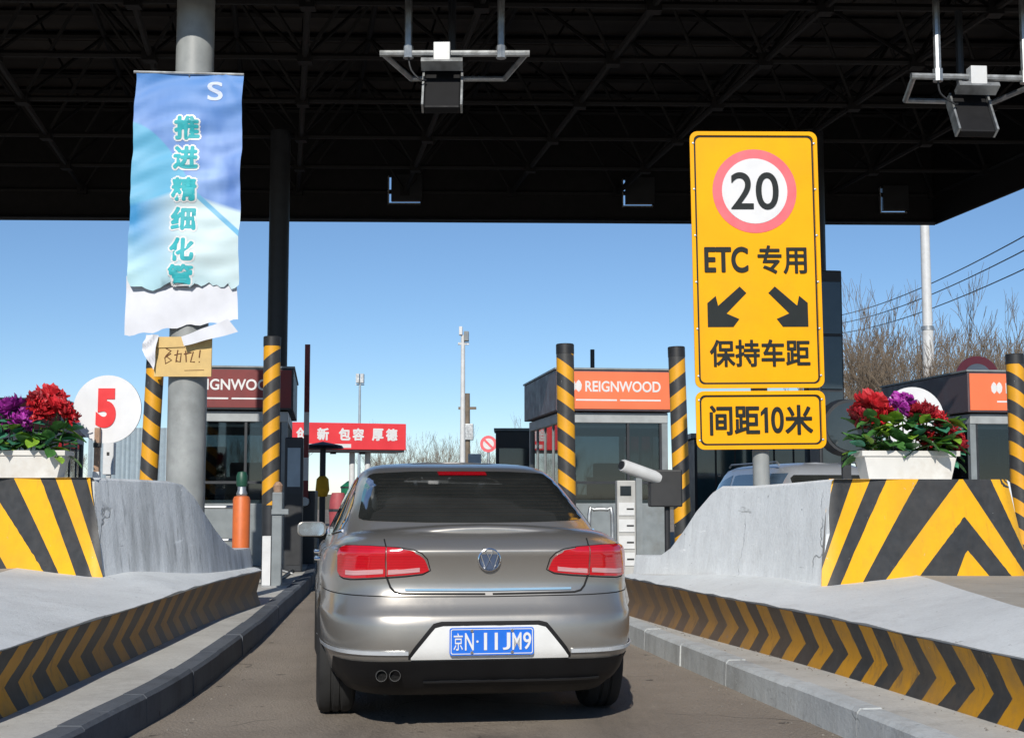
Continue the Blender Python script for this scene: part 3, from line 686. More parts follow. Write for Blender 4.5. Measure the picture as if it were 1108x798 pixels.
lettering('20', .43, .335, M['sign_black'], sg, (0, -.010, cz), 0, fat=.004)
lettering('ETC', .385, .22, M['sign_black'], sg, (-.275, -.003, top1 - .503 * H1), 0, fat=.008)
lettering('专用', .44, .25, M['sign_black'], sg, (.235, -.003, top1 - .503 * H1), 0, fat=.005)
lettering('保持车距', .90, .235, M['sign_black'], sg, (0.01, -.003, top1 - .868 * H1), 0, fat=.005)
lettering('间距', .44, .255, M['sign_black'], sg, (-.235, -.003, c2), 0, fat=.006); ob('lettering', MB().prism([(.015, .113), (-.01, .113), (-.05, .07), (-.05, .035), (-.018, .06), (-.018, -.113), (.015, -.113)][::-1], .004, y=-.004), sg, M['sign_black'], loc=(.05, -.003, c2)); lettering('0', .105, .225, M['sign_black'], sg, (.15, -.003, c2), 0, fat=.005); lettering('米', .24, .255, M['sign_black'], sg, (.345, -.003, c2), 0, fat=.006)
for s in (-1, 1):
    pts = [(.115, .185), (.175, .125), (-.01, -.06), (.105, -.11), (.05, -.182), (-.182, -.182), (-.182, .035), (-.105, .10), (-.085, .01)]
    poly = [(p[0] if s == -1 else -p[0], p[1]) for p in pts]
    ob('arrow', MB().prism(poly, .004, y=-.004), sg, M['sign_black'], loc=(s * .275, 0, top1 - .688 * H1))
ob('post', MB().lathe([(.075, 0), (.075, z0 + H2 + H1 * .8)], 20), sg, M['column'], loc=(.02, .12, 0), smooth='auto')
for zz in [z0 + .07, z0 + H2 - .07] + [c1 - H1 / 2 + .1 + k * (H1 - .2) / 5 for k in range(6)]:
    for xx in (-W_ / 2 + .02, W_ / 2 - .02): ob('rivet', MB().lathe([(0, -.022), (.009, -.02), (.012, -.014)], 10, axis='y'), sg, M['steel'], loc=(xx, 0, zz))
for zz in (z0 + .2, z0 + 1.2, z0 + 2.2):
    ob('clamp', MB().bb(-.3, .34, .03, .05, zz, zz + .06), sg, M['steel'])

# ------------------------------------------------------------------ printed banner on the column
BZ = 15.55
bn = thing('banner', 'torn blue and teal printed banner hanging on the grey column', 'banner', (colp.x, BZ, 3.4))
tl, tr, br, bl = P(147, 78, BZ), P(263, 81, BZ), P(257.5, 308, BZ), P(137, 305, BZ)
o0 = bn.location
def bil(u, v, a, b, c, d): return a.lerp(b, u).lerp(d.lerp(c, u), v)
rows, uvs = [], []
for i in range(61):
    v = i / 60; row, ur = [], []
    for j in range(31):
        u = j / 30; p = bil(u, v, tl, tr, br, bl)
        wr = .006 * math.sin(70 * v + 11 * u + 3 * math.sin(5 * u)) + .018 * math.sin(9 * v * 2 + 3 * u) * (.4 + u) + .012 * math.sin(38 * v + 7 * u * u) * (1 - abs(v - .5)) + .03 * math.sin(3.0 * u * math.pi) * v
        if v < .2: wr += .035 * (1 - v / .2) * math.sin(math.atan2(v + .02, u - .8) * 9) * (abs(u - .8) + .1)
        p = p + Vector((.006 * math.sin(20 * v + 1) * (1 if j in (0, 30) else 0), wr, (random.uniform(-.05, .03) - .05 * math.sin(u * 7) * (u < .4)) * (v > .97)))
        row.append(p - o0); ur.append((u, v))
    rows.append(row); uvs.append(ur)
sheet = ob('printed_sheet', MB().grid(rows, 0, uvs), bn, M['banner'], smooth=True)
rows = []
a, b, c, d = P(136, 298, BZ + .05), P(255, 295, BZ + .05), P(257, 345, BZ + .05), P(134, 362, BZ + .05)
for i in range(21):
    v = i / 20; rows.append([])
    for j in range(25):
        u = j / 24; p = bil(u, v, a, b, c, d) + Vector((0, .03 + .012 * math.sin(6 * v + 4 * u) + .01 * math.sin(15 * u), -.06 * max(0, v - .8) * math.sin(u * 9) - .015 * math.sin(u * 31) * (v == 1)))
        rows[-1].append(p - o0)
ob('bare_sheet', MB().grid(rows), bn, M['cloth'], smooth=True)
rows = []
a, b, c, d = P(196, 364, BZ - .05), P(247, 345, BZ - .05), P(258, 359, BZ - .05), P(199, 374, BZ - .05)
for i in range(9): rows.append([bil(j / 12, i / 8, a, b, c, d) + Vector((0, .02 * math.sin(j * .9), 0)) - o0 for j in range(13)])
ob('loose_flap', MB().grid(rows), bn, M['cloth'], smooth=True)
rows = []
a, b, c, d = P(158, 362, BZ + .02), P(171, 362, BZ), P(166, 400, BZ), P(153, 378, BZ + .02)
for i in range(9): rows.append([bil(j / 6, i / 8, a, b, c, d) + Vector((0, .03 * math.sin(j * 1.3 + i), 0)) - o0 for j in range(7)])
ob('torn_strip', MB().grid(rows), bn, M['cloth'], smooth=True)
shv = bvh_of(sheet.data)
def onto_sheet(me, c, lift, mat, name):
    for v in me.vertices:
        l, n_, i_, d_ = shv.ray_cast(Vector((c.x + v.co.x, -3, c.z + v.co.z)), Vector((0, 1, 0)))
        y = (l.y if l else .02) - lift + v.co.y; v.co = Vector((c.x + v.co.x, y, c.z + v.co.z))
    me.materials.clear(); me.materials.append(mat); ob(name, me, bn)
for k, (ch, py) in enumerate((('推', 138.5), ('进', 170.5), ('精', 205), ('细', 236.5), ('化', 270), ('管', 297))):
    c = P(202.5 - k * 1.4, py, BZ) - o0; hh = (24 if k < 5 else 20) * BZ / F
    onto_sheet(thicken(text_mesh(ch, .27, hh, .0004), .034, 10, .0002), c, .004, M['sign_white'], 'character_outline')
    onto_sheet(thicken(text_mesh(ch, .27, hh, .0004), .013, 8, .0002), c, .009, M['teal'], 'character')
onto_sheet(thicken(text_mesh('S', .17, .22, .0004), .006, 8, .0002), P(233, 99, BZ) - o0, .004, M['pale_print'], 'swirl_mark')
ob('top_rod', MB().tube([P(145, 78, BZ + .02) - o0, P(264, 81, BZ + .02) - o0], .018, 8), bn, M['steel'])
ob('tie', MB().tube([P(205, 82, BZ + .03) - o0, Vector((colp.x, colp.y - .2, 6.05)) - o0], .012, 6), bn, M['steel'])
ob('tie', MB().tube([P(205, 340, BZ + .12) - o0, Vector((colp.x, colp.y - .2, 3.3)) - o0], .012, 6), bn, M['steel'])
# cardboard sheet tied to the column
ca, cb = P(167, 364, 15.6), P(228, 407, 15.6); cw, ch_ = cb.x - ca.x, ca.z - cb.z
ct = thing('cardboard_notice', 'yellow cardboard sheet with handwritten marks tied below the banner', 'notice', ((ca.x + cb.x) / 2, 15.62, cb.z), 0)
ob('sheet', MB().bb(-cw / 2, cw / 2, 0, .025, 0, ch_), ct, M['card'])
ob('flap', MB().box((-cw * .22, -.012, ch_ * .86), (cw * .5, .008, ch_ * .26), rot=Matrix.Rotation(R(-2), 3, 'Y')), ct, M['card'])
strokes = [[(-.2, .36), (-.14, .33), (-.2, .27), (-.13, .22), (-.2, .18), (-.21, .25), (-.14, .30)], [(-.06, .34), (-.08, .2)], [(-.1, .28), (-.02, .3), (-.03, .2), (-.07, .21)], [(.03, .33), (.04, .2)], [(.01, .29), (.1, .31)], [(.12, .32), (.09, .2), (.14, .2)], [(.2, .34), (.19, .25)], [(.19, .205), (.192, .195)]]
for st in strokes: ob('pen_stroke', MB().tube([(x, -.0005, z - .03) for x, z in st], .008, 5), ct, M['ink'])
ob('pen_stroke', MB().tube([(.02, -.0005, .07), (.25, -.0005, .075)], .004, 5), ct, M['ink'])

# ------------------------------------------------------------------ lane number disc
dp = P(116, 442.5, 11.75)
nd = thing('lane_number_disc', 'white round disc with red number 5 on a stake', 'number sign', (dp.x, dp.y, 1.36))
disc(.297, .02, M['sign_white'], 'disc', 0, dp.z - 1.36, .02, nd)
lettering('5', .175, .345, M['red_paint'], nd, (-.01, -.004, dp.z - 1.36 + .01), .07)
sx = P(105, 480, 11.7).x - dp.x
ob('stake', MB().bb(sx - .022, sx + .022, -.06, -.015, -.2, .47), nd, M['wood'])
ob('tape', MB().bb(sx - .028, sx + .028, -.066, -.01, .30, .34), nd, M['black']); ob('tape', MB().bb(sx - .028, sx + .028, -.066, -.01, .02, .09), nd, M['white'])
dp2 = P(988, 452, 12.4)
nd2 = thing('lane_disc', 'plain white round disc half hidden behind the right flower planter', 'number sign', (dp2.x, dp2.y, .6))
disc(.285, .02, M['sign_white'], 'disc', 0, dp2.z - .6, .02, nd2); ob('stake', MB().bb(-.025, .025, .021, .06, -.45, dp2.z - .5), nd2, M['wood'])

# ------------------------------------------------------------------ flower planters
def petal_blossom(n, r, seed):
    rnd = random.Random(seed); mb = MB()
    for k in range(n):
        ring = k / n; a = k * 2.399 + rnd.uniform(-.2, .2); el = R(80 - 95 * ring) + rnd.uniform(-.35, .35)
        d = Vector((math.cos(a) * math.cos(el), math.sin(a) * math.cos(el), math.sin(el))); s = d.cross(Vector((0, 0, 1)));
        s = s.normalized() if s.length > .01 else Vector((1, 0, 0)); up = s.cross(d).normalized()
        L = r * (.55 + .45 * ring) * rnd.uniform(.8, 1.1); wd = L * rnd.uniform(.3, .5); b = len(mb.v)
        curl = up * L * rnd.uniform(-.1, .55)
        for t_, wf, cf in ((.05, .25, 0), (.5, .9, .15), (.85, 1.0, .55), (1.0, .55, 1.0)):
            for s_ in (-1, 0, 1): mb.v.append(d * L * t_ + s * wd * wf * .5 * s_ + curl * cf - up * (L * .08 * (s_ == 0)) + Vector((rnd.uniform(-.06, .06),) * 3) * r * 1.6 * (t_ > .8))
        for i in range(3):
            for j in range(2): mb.face((b + i * 3 + j, b + i * 3 + j + 1, b + i * 3 + j + 4, b + i * 3 + j + 3))
    return mb
blos = {}
for cname in ('petal_red', 'petal_deep', 'petal_purple'):
    for sd_ in range(2): blos[(cname, sd_)] = petal_blossom(120, .10, sd_ * 5 + len(cname)).mesh('blossom', [M[cname]], False, False)
leafm = {}
for nm in ('leaf', 'leaf_lime', 'leaf_blue'):
    mb = MB(); rows = []
    for i in range(6):
        t_ = i / 5; wd = .056 * math.sin(math.pi * min(1, t_ * .93 + .07)) ** .8
        rows.append([Vector((s_ * wd, t_ * .15, -.05 * t_ * t_ + .012 * abs(s_))) for s_ in (-1, -.5, 0, .5, 1)])
    leafm[nm] = mb.grid(rows).mesh('leaf', [M[nm]], True, False)
def planter(label, loc, L, h, flowers, seed, rz):
    rnd = random.Random(seed); t = thing('flower_planter', label, 'planter', loc, rz, 'flower troughs on the crash barriers')
    d = .24
    def ring(w, dd, z): return [Vector((x * w / 2, y * dd / 2, z)) for x, y in ((-1, -1), (1, -1), (1, 1), (-1, 1))]
    mb = MB(); mb.grid([ring(L * .84, d * .8, 0), ring(L * .94, d * .95, h * .8), ring(L * .945, d * .96, h * .8), ring(L, d * 1.08, h * .82), ring(L, d * 1.08, h), ring(L * .93, d * .9, h), ring(L * .9, d * .85, h * .8)], wrap=True); mb.face((3, 2, 1, 0)); mb.face([len(mb.v) - 4 + i for i in range(4)])
    ob('trough', mb, t, M['white_plastic'], bevel=.006)
    ob('soil', MB().bb(-L * .445, L * .445, -d * .42, d * .42, h * .6, h * .86), t, pm('soil', (.05, .035, .025), .95))
    for k in range(130):
        x = rnd.uniform(-.5, .5) * L * .98; y = rnd.uniform(-.6, .5) * d; z = h + rnd.uniform(-.01, .24) - .06 * (abs(x) > .4 * L)
        nm = rnd.choice(['leaf', 'leaf', 'leaf', 'leaf_lime', 'leaf_blue']); o = ob('leaf', leafm[nm], t, loc=(x, y, z))
        s_ = rnd.uniform(.75, 1.2); o.scale = (s_, s_, s_)
        o.rotation_euler = (rnd.uniform(-.4, 1.0), rnd.uniform(-.4, .4), math.atan2(y - .05, x * .6) - math.pi / 2 + rnd.uniform(-.9, .9) if True else 0)
    for (x, z, s_, cname) in flowers:
        y = rnd.uniform(-.1, .05)
        ob('stem', MB().tube([(x * .7, 0, h * .8), (x * .9, y * .6, (h + z) / 2), (x, y, z)], .006, 5), t, M['leaf'])
        o = ob('blossom', blos[(cname, rnd.randint(0, 1))], t, loc=(x, y, z)); s_ *= 1.35; o.scale = (s_, s_, s_ * .95); o.rotation_euler = (rnd.uniform(.3, .9), rnd.uniform(-.4, .4), rnd.uniform(0, 6))
    return t
pr = P(980, 519, 10.75); k_ = 10.75 / F
def fl(lst, cx, by, Z): return [((x - cx) * Z / F, (by - y) * Z / F, s, c) for x, y, s, c in lst]
planter('white trough of red and purple flowers beside the yellow sign', (pr.x, pr.y, 1.372), .80, .225,
    fl([(941, 440, 1.15, 'petal_red'), (948, 452, .9, 'petal_red'), (930, 452, .8, 'petal_deep'), (962, 447, .8, 'petal_red'), (980, 437, .95, 'petal_purple'), (972, 441, .7, 'petal_purple'), (995, 447, .8, 'petal_deep'), (1004, 448, .7, 'petal_deep'), (1014, 454, .75, 'petal_red'), (1000, 470, .75, 'petal_deep'), (1006, 478, .7, 'petal_red'), (1020, 467, .8, 'petal_deep'), (1034, 474, .75, 'petal_red'), (1038, 486, .55, 'petal_deep'), (1030, 464, .6, 'petal_red')], 980, 519, 10.75), 3, R(6))
pl = P(18, 511, 11.25)
planter('white trough of purple and red flowers beside the number 5 disc', (pl.x, pl.y, 1.392), .86, .225,
    fl([(12, 437, 1.1, 'petal_purple'), (22, 452, 1.0, 'petal_purple'), (8, 456, 1.0, 'petal_purple'), (-8, 440, .9, 'petal_purple'), (30, 443, .9, 'petal_purple'), (45, 437, 1.05, 'petal_red'), (52, 424, 1.0, 'petal_red'), (62, 437, 1.1, 'petal_red'), (72, 444, .85, 'petal_red'), (38, 428, .7, 'petal_deep'), (-20, 445, .9, 'petal_red')], 18, 511, 11.25), 11, R(2))

# ------------------------------------------------------------------ striped posts
def stripe_post(px, ytop, Z, r, mat, label, lean=0, zend=0):
    p = P(px, ytop, Z); t = thing('striped_post', label, 'bollard post', (p.x, p.y, .16), 0, 'black and yellow striped guard posts'); h = p.z - .16
    t.rotation_euler = (0, lean, 0)
    ob('tube', MB().lathe([(r, zend), (r, h - .12)], 24), t, mat, smooth='auto')
    if zend: ob('bare_foot', MB().lathe([(r * .97, 0), (r * .97, zend)], 24), t, M['dark_steel'], smooth='auto')
    ob('cap', MB().lathe([(r * 1.03, h - .12), (r * 1.03, h - .01), (r * .95, h), (0, h)], 24), t, M['black'], smooth='auto')
    ob('base_plate', MB().lathe([(r * 1.7, -.01), (r * 1.7, .02), (0, .02)], 8), t, M['steel'])
stripe_post(614, 372, 16, .105, M['post_a'], 'striped post in front of the orange booth sign, behind the car', R(-.6))
stripe_post(738, 375, 16, .10, M['post_b'], 'striped post touching the left edge of the yellow sign', R(-1.4))
stripe_post(296, 364, 16.6, .105, M['post_b'], 'striped post in front of the slim dark column', R(-.3), P(294, 546, 16.6).z - .16)
stripe_post(160, 388, 16.2, .105, M['post_a'], 'striped post between the number 5 disc and the grey column', R(2.0))
stripe_post(1099, 383, 16, .105, M['post_a'], 'striped post at the right edge of the photo', R(-.3))

# ------------------------------------------------------------------ toll booths
def booth(label, loc, rz, facem, sidem, word, logo=True, W=1.72, D=3.1, tx=0, tw=1.2):
    t = thing('toll_booth', label, 'booth', loc, rz, 'toll booths on the islands')
    ob('lower_wall', MB().bb(0, W, 0, D, 0, .95), t, M['booth_grey'], bevel=.01)
    for x in (0.0, W - .09):
        for y in (0.0, D - .09): ob('corner_post', MB().bb(x - .003, x + .093, y - .003, y + .093, .95, 2.26), t, M['booth_grey'])
    ob('transom', MB().bb(-.004, W + .004, -.02, D + .02, 2.2, 2.36), t, M['eave'], bevel=.01)
    def win(name, x0, x1, y0, y1, m): return ob(name, MB().bb(x0, x1, y0, y1, .952, 2.2), t, m)
    f = win('window', .09, W - .09, .03, .045, M['booth_glass']); 
    for x in (.09, W * .62, W - .13): ob('mullion', MB().bb(x, x + .04, .0, .029, .952, 2.2), f, M['dark_steel'])
    ob('sill', MB().bb(.09, W - .09, -.02, .029, 1.25, 1.29), f, M['dark_steel'])
    for x in (.04, W - .055):
        f = win('side_window', x, x + .015, .09, D - .09, M['side_glass'])
        for y in (.8, 1.6, 2.4): ob('mullion', MB().bb(x - .02, x + .035, y, y + .04, .952, 2.2), f, M['booth_grey'])
    ob('desk', MB().bb(.12, W - .12, .2, .75, .952, 1.0), t, M['white']); ob('cupboard', MB().bb(.12, .6, D - .6, D - .12, .952, 1.9), t, M['dark_steel'])
    ob('monitor', MB().bb(W * .3, W * .62, .45, .5, 1.08, 1.36).bb(W * .44, W * .48, .5, .53, 1.0, 1.2), t, M['black'], bevel=.01); ob('chair_back', MB().bb(W * .45, W * .75, 1.2, 1.28, .952, 1.6), t, M['black'], bevel=.03)
    ob('ceiling', MB().bb(.05, W - .05, .05, D - .05, 2.12, 2.198), t, M['booth_grey'])
    win('rear_window', .09, W - .09, D - .045, D - .03, M['booth_glass'])
    s = ob('sign_box', MB().bb(-.08, W + .08, -.12, D + .1, 2.38, 3.02), t, sidem, bevel=.01)
    ob('sign_face', MB().bb(-.05, W + .05, -.135, -.121, 2.41, 2.99), s, facem)
    ob('roof_edge', MB().bb(-.1, W + .1, -.14, D + .12, 3.022, 3.05), s, M['booth_grey'])
    lettering(word, tw, .17, M['sign_white'], s, (W / 2 + tx, -.137, 2.76), .02)
    ob('small_print', MB().bb(W / 2 + tx - tw * .5 - .15, W / 2 + tx - .1, -.139, -.1355, 2.535, 2.56), s, M['sign_white']); ob('small_print', MB().bb(W / 2 + tx - .05, W / 2 + tx + tw * .5, -.139, -.1355, 2.535, 2.56), s, M['sign_white'])
    if logo:
        for dx in (-.045, .045): ob('logo', MB().prism([(dx - .05, .02), (dx - .03, .07), (dx, .1), (dx + .03, .07), (dx + .05, .02), (dx + .04, -.05), (dx, -.09), (dx - .04, -.05)], .004, y=-.139), s, M['sign_white'], loc=(W / 2 + tx - tw / 2 - .15, 0, 2.76))
    return t
q = P(606, 540, 21.0); booth('toll booth with bright orange lettered sign behind the car', (q.x, q.y, .165), LANE, M['orange'], M['booth_side'], 'REIGNWOOD', tx=.12)
q = P(186, 540, 20.6); booth('toll booth with maroon lettered sign behind the grey column', (q.x, q.y, .165), LANE, M['maroon'], M['dark_steel'], 'REIGNWOOD', tx=.06, tw=1.32)
q = P(1052, 540, 21.4); booth('toll booth with orange sign at the right edge, dark side showing', (q.x, q.y, .165), LANE, M['orange'], M['booth_side'], 'REIGNWOOD', tx=.25, W=1.8)
q = P(-35, 540, 27.5); booth('toll booth behind the purple flowers at far left', (q.x, q.y, .165), LANE, M['maroon'], M['dark_steel'], 'REIGNWOOD')

# ------------------------------------------------------------------ small equipment on the islands
# orange tube with green top
p = P(260.5, 595, 14.4); t = thing('orange_bollard', 'orange tube bollard with a green cap behind the left barrier', 'bollard', (p.x, p.y, .16))
ob('tube', MB().lathe([(.092, 0), (.092, 1.04), (.08, 1.07), (.05, 1.08)], 20), t, M['bollard_orange'], smooth='auto'); ob('neck', MB().lathe([(.05, 1.07), (.06, 1.1), (.045, 1.14), (.045, 1.2)], 16), t, M['steel'], smooth='auto')
ob('cap', MB().lathe([(.055, 1.18), (.06, 1.2), (.06, 1.29), (.045, 1.33), (0, 1.34)], 20), t, M['green_dark'], smooth='auto')
# pale sensor post
p = G(301, 634, .165); t = thing('sensor_post', 'thin pale sensor post with base plate beside the left kerb', 'post', (p.x - .02, p.y, .16))
ob('post', MB().bb(-.06, .06, -.05, .05, 0, 1.12), t, M['booth_grey'], bevel=.01); ob('head', MB().lathe([(.05, 1.12), (.06, 1.2), (.03, 1.24), (0, 1.25)], 12), t, M['wood']); ob('cross_plate', MB().bb(-.06, .14, -.08, -.04, .86, .92), t, M['booth_grey']); ob('base_plate', MB().bb(-.16, .14, -.12, .12, -.005, .02), t, M['steel']); ob('back_box', MB().bb(-.17, -.07, -.04, .08, .021, .6), t, M['white'])
# raised barrier arm
p = P(331, 520, 21.6); t = thing('lift_gate', 'lift gate with red and white arm raised upright beside the left booth', 'gate', (p.x, p.y, .16))
ob('cabinet', MB().bb(-.13, .17, -.17, .17, 0, 1.15), t, M['black'], bevel=.02); ob('pivot', MB().tube([(.02, -.25, .98), (.02, -.1, .98)], .07, 12), t, M['steel'])
for k in range(7): ob('arm_segment', MB().bb(-.01, .07, -.23, -.19, .95 + k * .36, .95 + (k + 1) * .36), t, M['maroon'] if k % 2 == 0 or k > 4 else M['white'])
# dark lane computer cabinet beside the left booth
p = P(317, 520, 19.2); t = thing('lane_cabinet', 'dark upright lane cabinet with grey screen at the left booth corner', 'cabinet', (p.x, p.y, .16), LANE)
ob('body', MB().bb(-.12, .14, 0, .5, 0, 1.9), t, M['dark_steel'], bevel=.02); ob('screen', MB().bb(-.08, .1, -.012, -.001, 1.2, 1.75), t, M['blue_grey']); ob('door', MB().bb(-.09, .11, -.01, -.001, .1, 1.1), t, M['black'])
# white machine with slots on right island
p = P(678, 560, 17.2); t = thing('card_machine', 'white card machine with slotted front behind the car tail light', 'machine', (p.x, p.y, .16))
ob('body', MB().bb(-.12, .12, 0, .3, 0, 1.27), t, M['machine'], bevel=.015); ob('display', MB().bb(-.08, .06, -.012, -.001, 1.08, 1.2), t, M['dark_glass']); ob('side_frame', MB().bb(.123, .2, 0, .28, 0, 1.3), t, M['booth_grey'])
for k in range(4): ob('slot', MB().bb(-.1, .1, -.014, -.001, .2 + k * .21, .36 + k * .21), t, M['white']); ob('slit', MB().bb(.0, .09, -.02, -.0145, .27 + k * .21, .29 + k * .21), t, M['black'])
# camera
p = P(722, 560, 14.2); t = thing('lane_camera', 'white tube camera on a black box and pole right of the car', 'camera', (p.x, p.y, .16))
bz0 = P(722, 548, 14.2).z - .16; bz1 = P(722, 508, 14.2).z - .16
ob('pole', MB().lathe([(.03, 0), (.03, bz0)], 12), t, M['black']); ob('box', MB().bb(-.19, .15, -.1, .12, bz0, bz1), t, M['black'], bevel=.015)
a = P(673, 503, 13.9) - t.location; b = P(712, 517, 14.15) - t.location
ob('tube', MB().tube([a, a.lerp(b, .03), b], [.058, .066, .066], 16), t, M['white'], smooth='auto'); ob('lens', MB().tube([a - (b - a) * .03, a], .045, 12), t, M['black'])
ob('bracket', MB().tube([b.lerp(a, .1), Vector((-.02, 0, bz1 - .05))], .03, 8), t, M['steel'])
# hoop guard
p = P(650, 560, 15.4); t = thing('hoop_guard', 'bent steel hoop guard behind the right rear of the car', 'guard rail', (p.x, p.y, .16))
hh = P(650, 551, 15.4).z - .16
ob('hoop', MB().tube(spline([(-.13, 0, 0), (-.13, 0, hh - .06), (-.08, 0, hh), (.08, 0, hh), (.13, 0, hh - .06), (.13, 0, 0)], .04), .024, 8), t, M['steel'], smooth=True); ob('mid_rail', MB().tube([(-.13, 0, hh - .35), (.13, 0, hh - .35)], .018, 8), t, M['steel'])
# small white box near the number disc
p = P(117, 490, 12.6); t = thing('junction_box', 'small white box on a post behind the number 5 disc', 'box', (p.x, p.y, .5))
ob('case', MB().bb(-.05, .05, 0, .08, p.z - .7, p.z - .4), t, M['white'], bevel=.008); ob('leg', MB().bb(-.02, .02, .02, .05, -.35, p.z - .7), t, M['steel']); ob('lock', MB().bb(-.012, .012, -.006, -.0005, p.z - .52, p.z - .49), t, M['black'])
# hooded lane lamp left of the right flowers
p = P(917, 462, 13.0); t = thing('hooded_lamp', 'dark round hooded lamp between the yellow sign and red flowers', 'lamp', (p.x, p.y, .4))
ob('hood', MB().lathe([(.26, -.12), (.28, .12), (.2, .2), (0, .24)], 28, axis='y'), t, M['dark_steel'], loc=(0, 0, p.z - .4), smooth='auto'); ob('lens', MB().lathe([(0, -.1), (.23, -.1), (.23, -.09)], 28, axis='y'), t, M['dark_glass'], loc=(0, -.03, p.z - .4)); ob('post', MB().bb(-.04, .04, .05, .12, -.25, p.z - .5), t, M['dark_steel'])
# tall dark display cabinet right of the sign
p = P(906, 500, 22.0); t = thing('display_cabinet', 'tall dark glazed display cabinet just right of the yellow sign', 'cabinet', (p.x, p.y, 0), LANE)
ht = P(906, 292, 22).z
ob('body', MB().bb(-.28, .16, .03, .5, 0, ht), t, M['dark_steel'], bevel=.02)
for k in range(5): ob('panel', MB().bb(-.24, .12, .0, .029, .25 + k * (ht - .4) / 5, .2 + (k + 1) * (ht - .4) / 5), t, M['dark_glass'])
# dark glazed hut behind the sign post
a, b = P(752, 505, 27), P(905, 505, 27); hz = P(820, 474, 27).z
t = thing('glazed_hut', 'low dark glazed hut behind the yellow sign post and silver van', 'hut', ((a.x + b.x) / 2, 27, 0)); hw = (b.x - a.x) / 2
ob('body', MB().bb(-hw, hw, .05, 1.8, -.01, hz), t, M['dark_steel'], bevel=.02); ob('roof', MB().bb(-hw - .08, hw + .08, -.05, 1.9, hz + .002, hz + .1), t, M['booth_grey'])
for k in range(7): ob('pane', MB().bb(-hw + .05 + k * (2 * hw - .1) / 7, -hw + .01 + (k + 1) * (2 * hw - .1) / 7, .02, .049, .9, hz - .12), t, M['hut_glass'])
# small dark kiosk
p = P(558, 500, 31); t = thing('kiosk', 'small dark kiosk beyond the booths above the car roof', 'kiosk', (p.x, p.y, 0), 0)
ob('body', MB().bb(-.46, .44, 0, 1.2, 0, P(558, 466, 31).z), t, M['dark_steel'], bevel=.02); ob('roof', MB().bb(-.5, .48, -.05, 1.25, P(558, 466, 31).z + .002, P(558, 463, 31).z), t, M['booth_grey']); ob('window', MB().bb(-.38, .36, -.02, -.003, 1.3, 2.3), t, M['dark_glass'])
# small prohibition disc
p = P(528.5, 480, 42); t = thing('prohibition_sign', 'small distant round red ringed sign left of the dark kiosk', 'road sign', (p.x, p.y, 0))
disc(.26, 0, M['sign_red'], 'ring', 0, p.z, .01, t, 24); disc(.17, -.011, M['sign_white'], 'face', 0, p.z, .01, t, 24); ob('slash', MB().box((0, -.024, p.z), (.4, .004, .07), rot=Matrix.Rotation(R(45), 3, 'Y')), t, M['sign_red']); ob('post', MB().lathe([(.04, -.02), (.04, p.z)], 10), t, M['steel'], loc=(0, .06, 0))
p = P(513.5, 494, 38); t = thing('white_cabinet', 'small distant white roadside cabinet above the car roof', 'cabinet', (p.x, p.y, -.02))
ob('body', MB().bb(-.18, .18, 0, .4, 0, P(513, 490, 38).z), t, M['white'], bevel=.02); ob('door', MB().bb(-.14, .14, -.012, -.001, .2, 2.0), t, M['booth_grey'])
# short pole on the booth roof
p = P(641, 388, 21.8); t = thing('roof_pole', 'short dark pole on the roof of the orange signed booth', 'pole', (p.x, p.y, 3.21))
ob('shaft', MB().lathe([(.035, 0), (.035, P(641, 378, 21.8).z - 3.21)], 10), t, M['dark_steel']); ob('foot', MB().lathe([(.09, 0), (.09, .03), (0, .03)], 10), t, M['dark_steel'])
# dark post with little roof and yellow cover
p = P(349, 520, 27); t = thing('lane_lamp_post', 'dark lane post with small round roof and yellow cover', 'post', (p.x, p.y, .15))
zt = P(349, 485, 27).z - .15
ob('post', MB().lathe([(.06, 0), (.06, zt)], 12), t, M['dark_steel']); ob('roof', MB().lathe([(.42, zt), (.38, zt + .06), (0, zt + .14)], 20), t, M['dark_steel']); ob('cover', MB().lathe([(.09, P(349, 537, 27).z - .15), (.14, P(349, 530, 27).z - .15), (.12, P(349, 518, 27).z - .15), (.05, P(349, 514, 27).z - .15)], 12), t, M['yellow_cloth'], smooth=True)
# barrels beyond
p = P(379, 520, 52); t = thing('green_bin', 'green roadside bin beyond the red board', 'bin', (p.x, p.y, 0)); ob('body', MB().lathe([(.3, -.02), (.36, 1.5), (.36, 1.55), (.1, 1.75), (0, 1.76)], 16), t, M['green'], smooth='auto'); ob('rim', MB().lathe([(.38, 1.48), (.38, 1.54)], 16), t, M['black'])
p = P(366, 522, 51); t = thing('red_barrel', 'faded red barrel beside the green bin', 'barrel', (p.x, p.y, 0)); ob('body', MB().lathe([(.3, -.02), (.34, .5), (.32, 1.0), (.24, 1.3), (0, 1.31)], 16), t, M['barrel'], smooth='auto'); ob('band', MB().lathe([(.35, .6), (.35, .7)], 16), t, M['dark_steel'])
